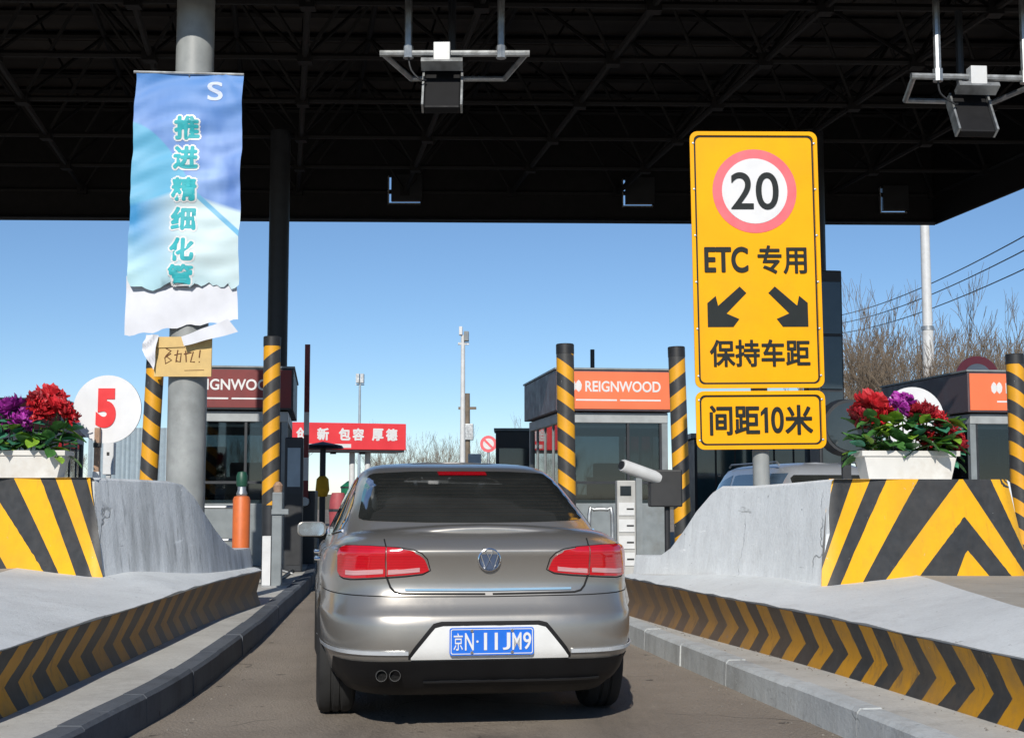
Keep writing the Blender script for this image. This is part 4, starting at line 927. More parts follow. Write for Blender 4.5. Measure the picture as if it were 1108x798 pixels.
# red board on white legs
a, b = P(292, 456, 49.2), P(443, 456, 50.8); zb_ = P(380, 486, 50).z
rb = thing('red_board', 'long red overhead board with white lettering beyond the toll lane', 'board', ((a.x + b.x) / 2, 50, 0), math.atan2(1.6, b.x - a.x)); bw = b.x - a.x; zt = a.z; hb = zt - zb_ - .04
ob('panel', MB().bb(-bw / 2, bw / 2, 0, 1.6, zb_, zt), rb, M['board_red'], bevel=.02); ob('soffit', MB().bb(-bw / 2 + .05, bw / 2 - .05, .05, 1.55, zb_ - .08, zb_ - .001), rb, M['dark_steel'])
for x in (bw * .12, bw * .24): ob('leg', MB().lathe([(.11, -.01), (.11, zb_ - .08)], 14), rb, M['white'], loc=(x, .8, 0), smooth='auto')
for i, (ch, px) in enumerate((('创', 327), ('新', 349.5), ('包', 373), ('容', 388), ('厚', 409.5), ('德', 425))): lettering(ch, .40, .42, M['sign_white'], rb, (P(px, 463, 50).x - (a.x + b.x) / 2, -.003, zt - .42), 0, fat=.02)
ob('small_print', MB().bb(-bw * .3, bw * .08, -.004, -.0005, zt - .92, zt - .78), rb, M['sign_white'])
for x in (-.2, .9): ob('lamp', MB().bb(x - .1, x + .1, .3, .5, zb_ - .16, zb_ - .081), rb, M['black'])
# arch sign above the right booth
p = P(1057, 403, 26); t = thing('arch_sign', 'red and white half round sign peeking over the right booth', 'sign', (p.x, p.y, 0))
disc(.42, 0, M['sign_red'], 'ring', 0, p.z - .1, .03, t, 32); disc(.27, -.031, M['sign_white'], 'face', 0, p.z - .1, .01, t, 32); ob('post', MB().lathe([(.05, -.01), (.05, p.z - .1)], 10), t, M['steel'], loc=(0, .08, 0))
# hoses on the left kerb
for k, (lab, pts) in enumerate((('black hose lying along the left kerb near the sensor post', [(283, 622), (300, 632), (318, 622), (332, 612)]), ('thin pale cable lying on the left kerb behind the barrier', [(278, 618), (290, 622), (305, 618), (322, 622)]))):
    tag(ob('hose', MB().tube(spline([G(x - 6, y - 2, .185) for x, y in pts], .15), .022 if k == 0 else .012, 7), None, M['black'] if k == 0 else M['white'], smooth=True), lab, 'hose')
# grey sheet fence behind the number 5 disc
a = P(95, 500, 48); b = P(190, 500, 48); fz = P(130, 462, 48).z
t = thing('sheet_fence', 'blue grey corrugated sheet fence behind the number 5 disc', 'fence', (a.x, a.y, -.02))
for k in range(6):
    x = (b.x - a.x) * k / 6; w6 = (b.x - a.x) / 6; mb = MB(); mb.grid([[Vector((x + w6 * i / 10 + .003, .03 * math.sin(i * 2.2), z)) for i in range(11)] for z in (0, fz)]); ob('panel', mb, t, M['blue_grey'])
ob('rail', MB().tube([(0, .06, fz - .05), (b.x - a.x, .06, fz - .05)], .03, 6), t, M['steel'])
p = P(218, 540, 19.5); t = thing('guard_rail', 'grey guard rail behind the grey column', 'guard rail', (p.x - .3, p.y, .15)); 
for x in (0, .9): ob('post', MB().lathe([(.03, 0), (.03, .95)], 8), t, M['steel'], loc=(x, 0, 0))
for z in (.45, .92): ob('rail', MB().tube([(-.1, 0, z), (1.0, 0, z)], .025, 8), t, M['steel'])

# ------------------------------------------------------------------ cars
def super_ring(w, s0, s1, nexp, z, N=128):
    sc, hl = (s0 + s1) / 2, (s1 - s0) / 2; pts = []
    K = 900; acc = [0]; cur = []
    for k in range(K + 1):
        a = -math.pi / 2 + 2 * math.pi * k / K; c, s = math.cos(a), math.sin(a)
        cur.append((w * math.copysign(abs(c) ** (2 / nexp), c), sc + hl * math.copysign(abs(s) ** (2 / nexp), s)))
        if k: acc.append(acc[-1] + math.hypot(cur[k][0] - cur[k - 1][0], cur[k][1] - cur[k - 1][1]))
    j = 0
    for i in range(N):
        t = acc[-1] * i / N
        while acc[j + 1] < t: j += 1
        f = (t - acc[j]) / max(1e-9, acc[j + 1] - acc[j]); pts.append((cur[j][0] + (cur[j + 1][0] - cur[j][0]) * f, cur[j][1] + (cur[j + 1][1] - cur[j][1]) * f, z))
    return pts
def shell(levels, L, ztop, nexp, crown):
    """rings from sill to shoulder, closed below and capped across the car"""
    N = 128; rings = []
    zt0 = levels[-1][0]
    for z, w, sr, sf in levels:
        r = super_ring(w, sr, L - sf, nexp, z, N); out = []
        for x, y, zz in r:
            if zz > .76:
                k = (lerp_tab(ztop, y) - .76) / (zt0 - .76); zz = .76 + (zz - .76) * k
            out.append(Vector((x, y, zz)))
        rings.append(out)
    mb = MB(); mb.grid(rings, wrap=True)
    top = rings[-1]; b = len(mb.v)
    half = [top[i] for i in range(N // 2 + 1)]; oth = [top[(N - i) % N] for i in range(N // 2 + 1)]
    rows = []
    for a, c in zip(half, oth):
        rows.append([a.lerp(c, f) + Vector((0, 0, crown * (1 - (2 * f - 1) ** 2) * min(1, abs(a.x) / .5))) for f in (0, .06, .15, .3, .5, .7, .85, .94, 1)])
    mb.grid(rows)
    bot = rings[0]; rows = [[bot[i].lerp(bot[(N - i) % N], f) for f in (0, .5, 1)] for i in range(N // 2 + 1)]; mb.grid(rows)
    return mb
def cabin(rings, nexp):
    mb = MB(); rr = [[Vector(p) for p in super_ring(w, s0, s1, nx, z)] for z, s0, s1, w, nx in rings]; mb.grid(rr, wrap=True)
    N = 128; top = rr[-1]
    mb.grid([[top[i].lerp(top[(N - i) % N], f) + Vector((0, 0, .012 * (1 - (2 * f - 1) ** 2))) for f in (0, .25, .5, .75, 1)] for i in range(N // 2 + 1)]); return mb
def finish(mb, name):
    me = mb.mesh(name); bm = bmesh.new(); bm.from_mesh(me); bmesh.ops.remove_doubles(bm, verts=bm.verts, dist=.0006)
    bmesh.ops.dissolve_degenerate(bm, dist=.0003, edges=bm.edges); bmesh.ops.recalc_face_normals(bm, faces=bm.faces); bm.to_mesh(me); bm.free(); return me
def hit(bvh, x, z, off, side=None):
    if side is None: o, d = Vector((x, -3, z)), Vector((0, 1, 0))
    else: o, d = Vector((side * 3, x, z)), Vector((-side, 0, 0))
    loc, nrm, i, dist = bvh.ray_cast(o, d)
    if loc is None: return None
    if nrm.dot(d) > 0: nrm = -nrm
    return loc + nrm * off
def patch(bvh, outline, nx, nz, off, back, side=None):
    """sheet lying on the body: outline = list of (x, zlo, zhi); rim folds back into the body"""
    rows = []
    tabl = [(o[0], o[1]) for o in outline]; tabh = [(o[0], o[2]) for o in outline]; x0, x1 = outline[0][0], outline[-1][0]; last = None
    for i in range(nx + 1):
        x = x0 + (x1 - x0) * i / nx; lo, hi = lerp_tab(tabl, x), lerp_tab(tabh, x); row = []
        for k in range(nz + 1):
            p = hit(bvh, x, lo + (hi - lo) * k / nz, off, side)
            if p is None: p = last.copy() if last else Vector((x, 0, lo))
            row.append(p); last = p
        rows.append(row)
    mb = MB(); mb.grid(rows)
    bd = Vector((0, back, 0)) if side is None else Vector((-side * back, 0, 0))
    loop = rows[0][:] + [r[-1] for r in rows[1:]] + rows[-1][-2::-1] + [r[0] for r in rows[-2:0:-1]]
    mb.grid([loop, [p + bd for p in loop]], wrap=True); return mb
def seam(bvh, pts, r, off=.001, side=None):
    out = []
    for (x0, z0), (x1, z1) in zip(pts, pts[1:]):
        n = max(1, int(math.hypot(x1 - x0, z1 - z0) / .02))
        for k in range(n):
            p = hit(bvh, x0 + (x1 - x0) * k / n, z0 + (z1 - z0) * k / n, off, side)
            if p is not None: out.append(p)
    return MB().tube(out, r, 6)
def wheel_meshes(r, wdt):
    tyre = MB().lathe([(r * .66, -wdt / 2 + .01), (r * .80, -wdt / 2), (r * .95, -wdt / 2 + .015), (r, -wdt / 2 + .04), (r, -.035), (r - .008, -.03), (r - .008, -.02), (r, -.015), (r, .015), (r - .008, .02), (r - .008, .03), (r, .035), (r, wdt / 2 - .04), (r * .95, wdt / 2 - .015), (r * .80, wdt / 2), (r * .66, wdt / 2 - .01)], 40, axis='x')
    rim = MB().lathe([(r * .67, -wdt / 2 + .03), (r * .67, wdt / 2 - .012), (r * .62, wdt / 2 - .02), (r * .60, wdt / 2 - .06), (r * .6, 0)], 36, axis='x')
    for k in range(5):
        a = 2 * math.pi * k / 5
        for da in (-.12, .12):
            rim.tube([(wdt / 2 - .045, .04 * math.cos(a), .04 * math.sin(a)), (wdt / 2 - .03, r * .63 * math.cos(a + da), r * .63 * math.sin(a + da))], .02, 6)
    rim.lathe([(.07, wdt / 2 - .07), (.07, wdt / 2 - .03), (.04, wdt / 2 - .02), (0, wdt / 2 - .02)], 20, axis='x')
    return tyre.mesh('tyre', [M['rubber']], 'auto'), rim.mesh('rim', [M['steel']], 'auto')
def cut_arches(o, wheels, r):
    cutters = []
    for (x, y, z) in wheels:
        s = 1 if x > 0 else -1; mb = MB().tube([(s * .56, y, z), (s * 1.2, y, z)], r, 40); c = ob('cutter', mb); cutters.append(c)
        c.parent = o.parent
        md = o.modifiers.new('arch', 'BOOLEAN'); md.operation = 'DIFFERENCE'; md.object = c; md.solver = 'EXACT'
    bpy.context.view_layer.update(); me = bpy.data.meshes.new_from_object(o.evaluated_get(bpy.context.evaluated_depsgraph_get()))
    o.modifiers.clear()
    for c in cutters: bpy.data.objects.remove(c)
    me.set_sharp_from_angle(angle=R(40)); o.data = me
def add_wheels(t, wheels, r, wdt):
    ty, ri = wheel_meshes(r, wdt)
    for (x, y, z) in wheels:
        wh = ob('wheel', ty, t, loc=(x, y, z), rot=(0, 0, 0 if x > 0 else math.pi)); ob('rim', ri, wh)

# ---- grey brown saloon
CARYAW = R(8.5)
rear = P(531, 600, 7.1)
car = thing('saloon_car', 'grey brown metallic saloon car with blue number plate stopped in the lane', 'car', (rear.x, rear.y, 0), CARYAW)
LV_ = [(.20, .78, .24, .2), (.26, .83, .15, .14), (.30, .855, .10, .1), (.36, .875, .055, .06), (.405, .89, .022, .03), (.43, .898, .008, .015), (.46, .903, .0, .0), (.52, .907, -.003, .0), (.58, .909, -.002, .0), (.62, .908, .004, .01),
       (.637, .905, .012, .02), (.652, .901, .026, .03), (.69, .898, .048, .05), (.725, .897, .064, .07), (.745, .897, .074, .09), (.80, .898, .078, .12), (.87, .893, .072, .2), (.93, .882, .058, .3), (.955, .875, .048, .38), (.968, .867, .052, .42), (.985, .85, .072, .5), (1.005, .828, .108, .6), (1.025, .80, .155, .7), (1.042, .765, .21, .78), (1.054, .72, .28, .85)]
LV_ = [(z, w * .975, a_, b_) for z, w, a_, b_ in LV_]
ZT = [(0, 1.054), (.55, 1.06), (1.1, 1.0), (1.6, .965), (3.2, .955), (3.6, .96), (4.2, .9), (4.76, .76)]
bme = finish(shell(LV_, 4.76, ZT, 6.2, .035), 'body'); bme.materials.append(M['car_paint'])
bv = bvh_of(bme); body = ob('body', bme, car); WH = [(s * .775, y, .325) for s in (-1, 1) for y in (1.03, 3.74)]
bme.materials.append(M['black_plastic'])
for pg in bme.polygons:
    if pg.center.z < .275: pg.material_index = 1
cut_arches(body, WH, .372); add_wheels(car, WH, .325, .22)
cme = finish(cabin([(.93, .30, 3.9, .83, 4.2), (1.02, .44, 3.68, .80, 4.2), (1.09, .535, 3.5, .768, 4.2), (1.16, .70, 3.32, .735, 4.1), (1.24, .92, 3.10, .70, 4.0), (1.31, 1.12, 2.9, .665, 3.9), (1.36, 1.28, 2.76, .635, 3.8), (1.395, 1.42, 2.62, .605, 3.7), (1.42, 1.54, 2.5, .572, 3.6), (1.44, 1.68, 2.38, .53, 3.4), (1.452, 1.82, 2.28, .47, 3.2), (1.46, 1.98, 2.2, .38, 3.0)], 4), 'cabin')
cme.materials.append(M['car_paint']); cme.polygons.foreach_set('use_smooth', [True] * len(cme.polygons)); cv = bvh_of(cme); ob('cabin', cme, car)
PT = lambda name, mb, m, parent=car, sm='auto', lab=None: ob(name, mb, parent, m, smooth=sm, label=lab)
rw = PT('rear_window', patch(cv, [(-.655, 1.12, 1.13), (-.645, 1.112, 1.17), (-.60, 1.108, 1.335), (-.575, 1.107, 1.372), (-.54, 1.106, 1.386), (-.3, 1.10, 1.397), (0, 1.098, 1.40), (.3, 1.10, 1.397), (.54, 1.106, 1.386), (.575, 1.107, 1.372), (.60, 1.108, 1.335), (.645, 1.112, 1.17), (.655, 1.12, 1.13)], 60, 20, .003, .02), M['car_glass'], sm=True)
ob('brake_light', patch(cv, [(-.15, 1.368, 1.392), (.15, 1.368, 1.392)], 12, 3, .008, .02), rw, M['lamp_red'])
for k in range(11): ob('heater_line', patch(cv, [(-.56 + .004 * k, 1.135 + k * .021, 1.1362 + k * .021), (.56 - .004 * k, 1.135 + k * .021, 1.1362 + k * .021)], 24, 1, .0042, .0005), rw, M['heater'])
for s in (-1, 1):
    PT('side_window', patch(cv, [(1.0, 1.06, 1.10), (1.25, 1.03, 1.22), (1.7, 1.01, 1.36), (2.2, 1.01, 1.39), (2.7, 1.02, 1.31), (3.15, 1.03, 1.1)], 30, 8, .003, .02, s), M['car_glass'], sm=True)
    PT('window_trim', seam(cv, [(.95, 1.045), (1.3, 1.018), (1.8, .998), (3.2, 1.02)], .008, .003, s), M['chrome'])
    for xs in (1.95, 2.95): PT('door_gap', seam(bv, [(xs, .93), (xs, .35)], .0035, .0005, s), M['seam'])
    for xs in (1.35, 2.35):
        p0, p1 = hit(bv, xs, .86, .03, s), hit(bv, xs + .2, .86, .03, s); PT('door_handle', MB().tube([p0 - Vector((s * .03, 0, 0)), p0 + Vector((0, .02, 0)), p1 - Vector((0, .02, 0)), p1 - Vector((s * .03, 0, 0))], .012, 8), M['chrome'])
    # wing mirror
    mr = PT('wing_mirror', MB().grid([[Vector((p_[0], y_, p_[1])) for p_ in rrect(.22 * k_, .15 * k_, .05 * k_)] for y_, k_ in ((-.06, .9), (-.055, 1.0), (.0, 1.0), (.06, .85), (.1, .5), (.11, .1))], wrap=True), M['car_paint'], sm='auto'); mr.location = (s * .92, 3.22, 1.0); mr.scale = (.95, .7, .72)
    ob('mirror_glass', MB().prism(rrect(.195, .132, .045), .006, y=-.066), mr, M['mirror']); ob('mirror_arm', MB().tube([(0, .03, -.05), (-s * .16, .05, -.1)], .03, 8), mr, M['black_plastic'])
# tail lamps: outer piece on the wing, inner piece on the boot lid
def lamp(s):
    hi = [(.318, .868), (.335, .915), (.36, .942), (.40, .960), (.48, .972), (.62, .979), (.70, .980), (.745, .977), (.765, .968), (.776, .945)]; lo = [(.318, .862), (.35, .848), (.45, .838), (.62, .826), (.70, .819), (.745, .820), (.765, .828), (.776, .85)]
    def outl(a, b, dl=0, dh=0, n=14):
        o = [(s * (a + (b - a) * k / n), lerp_tab(lo, a + (b - a) * k / n) + dl, lerp_tab(hi, a + (b - a) * k / n) - dh) for k in range(n + 1)]
        return o if s > 0 else o[::-1]
    inn = PT('tail_light', patch(bv, outl(.318, .535), 22, 10, .012, .03), M['lamp_red'], sm=True); outp = PT('tail_light', patch(bv, outl(.541, .776, n=28), 26, 10, .013, .03), M['lamp_red'], sm=True)
    def strip(a, b, par, dz=.010, h=.024, m='lamp_clear', off=.0155):
        o = [(s * (a + (b - a) * k / 8), lerp_tab(lo, a + (b - a) * k / 8) + dz, lerp_tab(lo, a + (b - a) * k / 8) + dz + h) for k in range(9)]
        ob('reflector', patch(bv, o if s > 0 else o[::-1], 14, 2, off, .003), par, M[m], smooth=True)
    strip(.365, .528, inn); strip(.55, .735, outp, .016, .024)
    PT('lamp_gap', seam(bv, [(s * .774, .826), (s * .755, .813), (s * .72, .81), (s * .62, .817), (s * .45, .829), (s * .35, .84), (s * .308, .862), (s * .325, .92), (s * .355, .952), (s * .40, .969), (s * .48, .981), (s * .62, .988), (s * .74, .987), (s * .772, .974), (s * .784, .95), (s * .784, .85), (s * .774, .826)], .003), M['seam'])
    PT('boot_gap', seam(bv, [(s * .538, .835), (s * .525, .80), (s * .515, .775), (s * .495, .752), (s * .46, .742), (s * .38, .740), (0, .736)], .0055), M['seam'])
    PT('boot_gap', seam(bv, [(s * .54, .985), (s * .545, 1.02), (s * .56, 1.05)], .004), M['seam'])
for s in (-1, 1): lamp(s)
PT('boot_trim', patch(bv, [(-.44, .757, .768), (0, .753, .766), (.44, .757, .768)], 30, 2, .008, .012), M['chrome'])
PT('bumper_ledge_gap', seam(bv, [(-.87, .735), (-.53, .728), (0, .724), (.53, .728), (.87, .735)], .003), M['seam'])
# number plate hollow, plate, characters
PT('plate_recess_shade', patch(bv, [(-.425, .412, .43), (-.40, .412, .47), (-.30, .412, .592), (-.26, .412, .603), (.26, .412, .603), (.30, .412, .592), (.40, .412, .47), (.425, .412, .43)], 40, 8, .003, .01), M['black_plastic'])  # shade along the recess edge, put in as a black sheet
PT('plate_panel', patch(bv, [(-.412, .412, .422), (-.38, .412, .462), (-.29, .412, .570), (-.25, .412, .58), (.25, .412, .58), (.29, .412, .570), (.38, .412, .462), (.412, .412, .422)], 40, 8, .007, .01), M['lit_recess'])
pla = PT('number_plate', MB().prism(rrect(.44, .14, .012), .006), M['plate_blue']); pla.location = (.004, -.022, .502)
ob('plate_rim', MB().grid([[Vector((p[0], y, p[1])) for p in rrect(*a)] for a, y in (((.428, .128, .01), -.001), ((.428, .128, .01), -.002), ((.420, .120, .008), -.002), ((.420, .120, .008), -.001))], wrap=True), pla, M['sign_white'])
for ch, x, wd in (('京', -.176, .048), ('N', -.118, .046), ('·', -.076, .012), ('1', -.034, .016), ('1', .022, .016), ('J', .076, .040), ('M', .130, .048), ('9', .184, .042)):
    lettering(ch, wd, .088 if ch != '·' else .012, M['sign_white'], pla, (x, -.003, 0), .012 if ch != '京' else .006, .002, name='character')
for x in (-.105, .105):
    for z in (.055, -.055): ob('bolt', MB().lathe([(0, -.008), (.008, -.008), (.008, 0)], 10, axis='y'), pla, M['chrome'], loc=(x, 0, z))
for s in (-1, 1):
    o = [(s * (.425 + k * .045), .437, .456) for k in range(11)]; PT('chrome_strip', patch(bv, o if s > 0 else o[::-1], 24, 3, .012, .02), M['strip'], sm=True)
PT('valance', patch(bv, [(-.80, .262, .398), (-.4, .255, .404), (.4, .255, .404), (.80, .262, .398)], 50, 6, .006, .02), M['black_plastic'])
PT('valance_lip', patch(bv, [(-.34, .290, .300), (.6, .290, .300)], 30, 2, .016, .02), M['dark_steel'])
for x in (-.56, -.49):
    e = PT('exhaust_pipe', MB().lathe([(.025, .16), (.027, .0), (.029, 0), (.029, .22)], 22, axis='y'), M['pipe']); e.location = (x, .06, .325)
    ob('bore', MB().lathe([(0, .03), (.028, .03)], 22, axis='y'), e, M['seam'])
# round emblem
eb = PT('emblem', MB().lathe([(.048, 0), (.056, -.008), (.061, -.006), (.063, .004), (.063, .03)], 36, axis='y'), M['chrome']); ep = hit(bv, 0, .917, .006); eb.location = ep
ob('emblem_disc', MB().lathe([(0, -.003), (.05, -.003), (.05, .02)], 36, axis='y'), eb, pm('emblem blue', (.05, .07, .12), .3))
def strokes_em(pts): return MB().tube([(x, -.007, z) for x, z in pts], .0052, 6)
ob('emblem_stroke', strokes_em([(-.022, .050), (0, .004), (.022, .050)]), eb, M['chrome']); ob('emblem_stroke', strokes_em([(-.046, .026), (-.022, -.046), (0, .002), (.022, -.046), (.046, .026)]), eb, M['chrome'])
ob('aerial', MB().tube([(0, 2.0, 1.47), (0, 1.9, 1.5), (0, 1.82, 1.49)], [.03, .018, .006], 8), car, M['black_plastic']) if False else None

# ---- silver people carrier in the next lane
rl_ = P(842, 520, 19.8)
SVZ = .945
sv = thing('silver_van', 'silver people carrier in the next lane behind the yellow sign post', 'car', (rl_.x + .92 * math.cos(LANE), rl_.y + .92 * math.sin(LANE), 0), LANE)
sv.scale = (1, 1, SVZ)
LVs = [(z + .04, w * 1.01, s * .8, f) for z, w, s, f in LV_]
bme2 = finish(shell(LVs, 4.6, [(0, 1.10), (3.2, 1.08), (4.6, .8)], 5.6, .02), 'body'); bme2.materials.append(M['suv_paint']); b2 = ob('body', bme2, sv, smooth=True); WS = [(s * .78, y, .34) for s in (-1, 1) for y in (.95, 3.65)]
cut_arches(b2, WS, .39); add_wheels(sv, WS, .34, .22)
c2m = finish(cabin([(.98, .02, 4.45, .88, 6), (1.1, .06, 4.35, .86, 6), (1.3, .13, 4.15, .82, 6), (1.5, .22, 3.95, .77, 6), (1.65, .32, 3.78, .72, 6), (1.74, .42, 3.65, .68, 6), (1.80, .6, 3.4, .6, 5), (1.83, .9, 3.1, .45, 4)], 5), 'cabin')
c2m.materials.append(M['suv_paint']); c2m.polygons.foreach_set('use_smooth', [True] * len(c2m.polygons)); c2v = bvh_of(c2m); ob('cabin', c2m, sv)
ob('rear_window', patch(c2v, [(-.60, 1.15, 1.58), (-.55, 1.13, 1.63), (.55, 1.13, 1.63), (.60, 1.15, 1.58)], 24, 10, .004, .02), sv, M['car_glass'], smooth=True)
for s in (-1, 1):
    for (xa, xb) in ((.45, 1.4), (1.52, 2.7), (2.82, 3.9)): ob('side_window', patch(c2v, [(xa, 1.13, 1.66), (xb - .2, 1.13, 1.66 if xb < 3 else 1.5), (xb, 1.13, 1.64 if xb < 3 else 1.2)], 12, 6, .004, .02, s), sv, glass('van glass', (.05, .08, .12)) if s < 0 and xa < 1 else M['car_glass'], smooth=True)
    ob('roof_rail', MB().tube([(s * .66, .7, 1.80), (s * .66, .8, 1.845), (s * .66, 3.1, 1.845), (s * .66, 3.2, 1.80)], .018, 6), sv, M['steel']); ob('tail_light', patch(c2v, [(s * .66 if s > 0 else -.74, 1.05, 1.3), (s * .74 if s > 0 else -.66, 1.05, 1.3)], 6, 6, .006, .02), sv, M['lamp_red'])

# ------------------------------------------------------------------ masts, poles, wires
p = P(1005.5, 420, 52); t = thing('tall_mast', 'tall slim white steel mast behind the right booth', 'mast', (p.x, p.y, -.02))
ob('lower_shaft', MB().lathe([(.225, 0), (.215, 7.6)], 20), t, M['white'], smooth='auto'); ob('collar', MB().lathe([(.24, 7.6), (.24, 7.75)], 20), t, M['steel']); ob('upper_shaft', MB().lathe([(.19, 7.75), (.16, 16)], 20), t, M['white'], smooth='auto')
p = P(500.5, 500, 55); t = thing('camera_mast', 'slim white mast with camera cluster on top beyond the toll lanes', 'mast', (p.x, p.y, -.02)); zt = P(500, 362, 55).z
ob('shaft', MB().lathe([(.13, 0), (.08, zt)], 12), t, M['white'], smooth='auto'); ob('camera_head', MB().bb(-.16, -.02, -.15, .15, zt, zt + .35), t, M['white'], bevel=.02); ob('camera_head', MB().bb(.04, .24, -.2, .2, zt - .25, zt + .15), t, M['booth_grey'], bevel=.02); ob('bracket', MB().bb(-.2, .25, -.05, .05, zt - .4, zt - .3), t, M['steel'])
p = P(505.5, 500, 75); t = thing('power_pole', 'dark timber power pole just right of the camera mast', 'pole', (p.x, p.y, -.02)); zt = P(505, 425, 75).z
ob('shaft', MB().lathe([(.2, 0), (.14, zt)], 10), t, M['bark']); ob('cross_arm', MB().bb(-.5, .5, -.06, .06, zt - .9, zt - .75), t, M['bark']); ob('transformer', MB().bb(-.25, .35, -.3, .1, zt - 2.6, zt - 1.7), t, M['steel'], bevel=.03)
p = P(388.5, 500, 60); t = thing('street_lamp', 'thin distant street lamp with boxy head above the red board', 'street lamp', (p.x, p.y, -.02)); zt = P(388, 410, 60).z
ob('shaft', MB().lathe([(.08, 0), (.05, zt)], 10), t, M['blue_grey']); ob('lamp_head', MB().bb(-.16, -.02, -.2, .2, zt - .15, zt + .25), t, M['steel']); ob('lamp_head', MB().bb(.04, .18, -.2, .2, zt - .15, zt + .25), t, M['steel']); ob('cross_arm', MB().bb(-.2, .2, -.03, .03, zt - .25, zt - .2), t, M['steel'])
for k, (ya, yb, Za, Zb) in enumerate(((254, 332, 40, 85), (270, 340, 40, 85), (291, 350, 41, 88))):
    a, b = P(1125, ya - 8, Za), P(890, yb + 12, Zb); pts = [a.lerp(b, i / 16) - Vector((0, 0, .5 * (1 - (2 * i / 16 - 1) ** 2))) for i in range(17)]
    tag(ob('power_line', MB().tube(pts, .022, 5), None, M['black']), ('highest of three power lines crossing the sky at right', 'middle of three power lines crossing the sky at right', 'lowest of three power lines crossing the sky at right')[k], 'power line', 'power lines')
for k, (px, py, Z, zt, lab) in enumerate(((1165, 238, 36, 11.6, 'timber pole just outside the right edge carrying the power lines'), (865, 330, 92, 14.5, 'distant timber pole hidden behind the yellow sign'))):
    pp = P(px, py, Z); t = thing('wire_pole', lab, 'pole', (pp.x, pp.y, -.02)); ob('shaft', MB().lathe([(.16, 0), (.11, zt)], 10), t, M['bark']); ob('cross_arm', MB().bb(-1.6, 1.6, -.06, .06, zt - 1.2, zt - 1.05), t, M['bark'])

# ------------------------------------------------------------------ bare trees
def bare_tree(seed, h, lean=.0, spread=.5, dmax=6):
    rnd = random.Random(seed); tr, cr = MB(), MB()
    def rec(p, d, L, r, dep):
        n = 3; pts = [p]; rs = [r]
        for k in range(n):
            d = (d + Vector((rnd.uniform(-.16, .16), rnd.uniform(-.16, .16), rnd.uniform(-.02, .1)))).normalized(); p = p + d * (L / n); pts.append(p); rs.append(r * (1 - .4 * (k + 1) / n))
        (tr if dep < 2 else cr).tube(pts, rs, 5 if dep < 2 else 3, caps=False)
        if dep >= dmax: return
        m = 3 if dep < 2 else rnd.choice((2, 3))
        for k in range(m):
            a = rnd.uniform(0, 2 * math.pi); sp_ = rnd.uniform(.3, .9) * spread * 1.5; s = d.cross(Vector((math.cos(a), math.sin(a), .2))).normalized()
            at = pts[-1] if k == 0 else pts[rnd.randint(1, 3)]
            rec(at, (d + s * (sp_ * (.4 if k == 0 else 1)) + Vector((0, 0, .14))).normalized(), L * rnd.uniform(.62, .86), max(.0085, rs[-1] * rnd.uniform(.55, .8)), dep + 1)
    rec(Vector((0, 0, 0)), Vector((lean, 0, 1)).normalized(), h * .27, h * .017 + .04, 0)
    return tr.mesh('trunk', [M['bark']], True, False), cr.mesh('crown', [M['twig']], True, False)
kinds = [bare_tree(s, 8.0, l, sp_) for s, l, sp_ in ((1, .05, .45), (2, -.08, .5), (3, .0, .4), (4, .1, .55), (5, 0, .6))]
def tree(px, Z, h, kd, label, group, rz):
    p = P(px, 520, Z); t = thing('bare_tree', label, 'tree', (p.x, p.y, -.05), rz, group); k = h / 8.0; t.scale = (k, k, k)
    ob('trunk', kinds[kd][0], t); ob('crown', kinds[kd][1], t)
rnd = random.Random(21)
for i in range(30):
    Z = rnd.uniform(46, 75); px = 895 + 245 * (i + rnd.uniform(-.3, .3)) / 30; ytop = 336 + rnd.uniform(-14, 34) - 16 * math.sin((px - 895) / 245 * 3.1 + .6)
    tree(px, Z, max(5, P(px, ytop, Z).z + .1) * 1.02, i % 5, 'bare leafless tree in the wood behind the right booth', 'bare trees behind the right booth', rnd.uniform(0, 6))
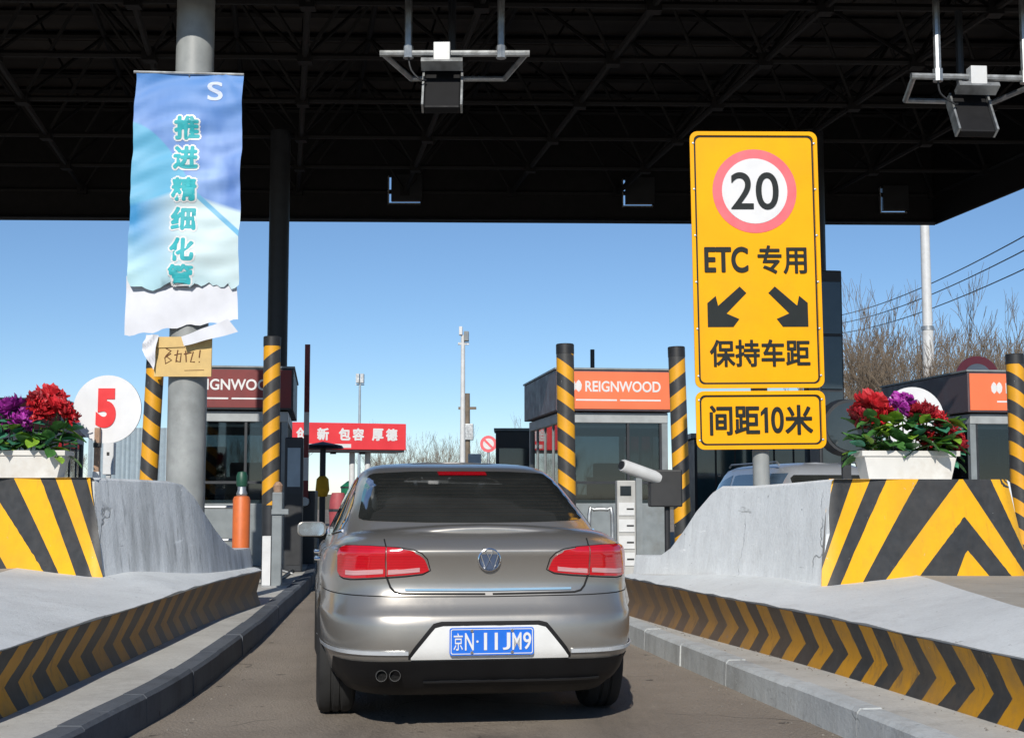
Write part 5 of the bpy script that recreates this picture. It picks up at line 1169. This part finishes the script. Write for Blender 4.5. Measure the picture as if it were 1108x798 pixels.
for i in range(30):
    Z = rnd.uniform(95, 140); px = 395 + 235 * (i + rnd.uniform(-.3, .3)) / 30; tree(px, Z, P(px, 478 - 10 * (px > 540) + rnd.uniform(-12, 10), Z).z * 1.05, i % 5, 'small distant bare tree on the skyline above the car roof', 'distant bare trees above the car', rnd.uniform(0, 6))
for i in range(14):
    Z = rnd.uniform(80, 110); px = -10 + 350 * (i + rnd.uniform(-.3, .3)) / 14; tree(px, Z, P(px, 476 + rnd.uniform(-8, 12), Z).z * 1.05, i % 5, 'small distant bare tree at left between disc, column and booth', 'distant bare trees at left', rnd.uniform(0, 6))

# ------------------------------------------------------------------ paint chips and grit along the kerbs
rnd = random.Random(5); gm = MB()
def chip(x, y, z, r):
    b = len(gm.v)
    for k in range(5): an = 2 * math.pi * k / 5 + rnd.uniform(-.4, .4); gm.v.append(Vector((x + r * math.cos(an) * rnd.uniform(.6, 1.2), y + r * math.sin(an) * rnd.uniform(.6, 1.2), z)))
    gm.v.append(Vector((x, y, z + r * rnd.uniform(.5, .9))))
    for k in range(5): gm.face((b + k, b + (k + 1) % 5, b + 5))
def along_edge(edge, off, n, z):
    pts = [q for q in spline([(x, y, 0) for x, y in edge], .1) if 4 < q.y < 20]
    for _ in range(n):
        i = rnd.randrange(1, len(pts)); t_ = (pts[i] - pts[i - 1]).normalized(); q = pts[i] + Vector((-t_.y, t_.x, 0)) * (off[0] + abs(rnd.gauss(0, off[1])) * off[2]); chip(q.x + rnd.uniform(-.05, .05), q.y + rnd.uniform(-.05, .05), z, rnd.choice((.003, .004, .005, .007, .011)))
along_edge(edgeL, (-.01, .12, -1), 420, .001); along_edge(edgeR, (-.01, .12, -1), 420, .001)
along_edge([(p_[0], p_[1]) for p_ in pairsR], (-.01, .08, -1), 320, .163); along_edge([(p_[0], p_[1]) for p_ in pairsL[::-1]], (.01, .08, 1), 260, .163)
gr = ob('grit', gm, None, pm('grit', (.24, .22, .19), .9, var=.6, scale=20), kind='stuff'); gr['label'] = 'pale grit and paint chips scattered along the kerbs'; gr['category'] = 'grit'
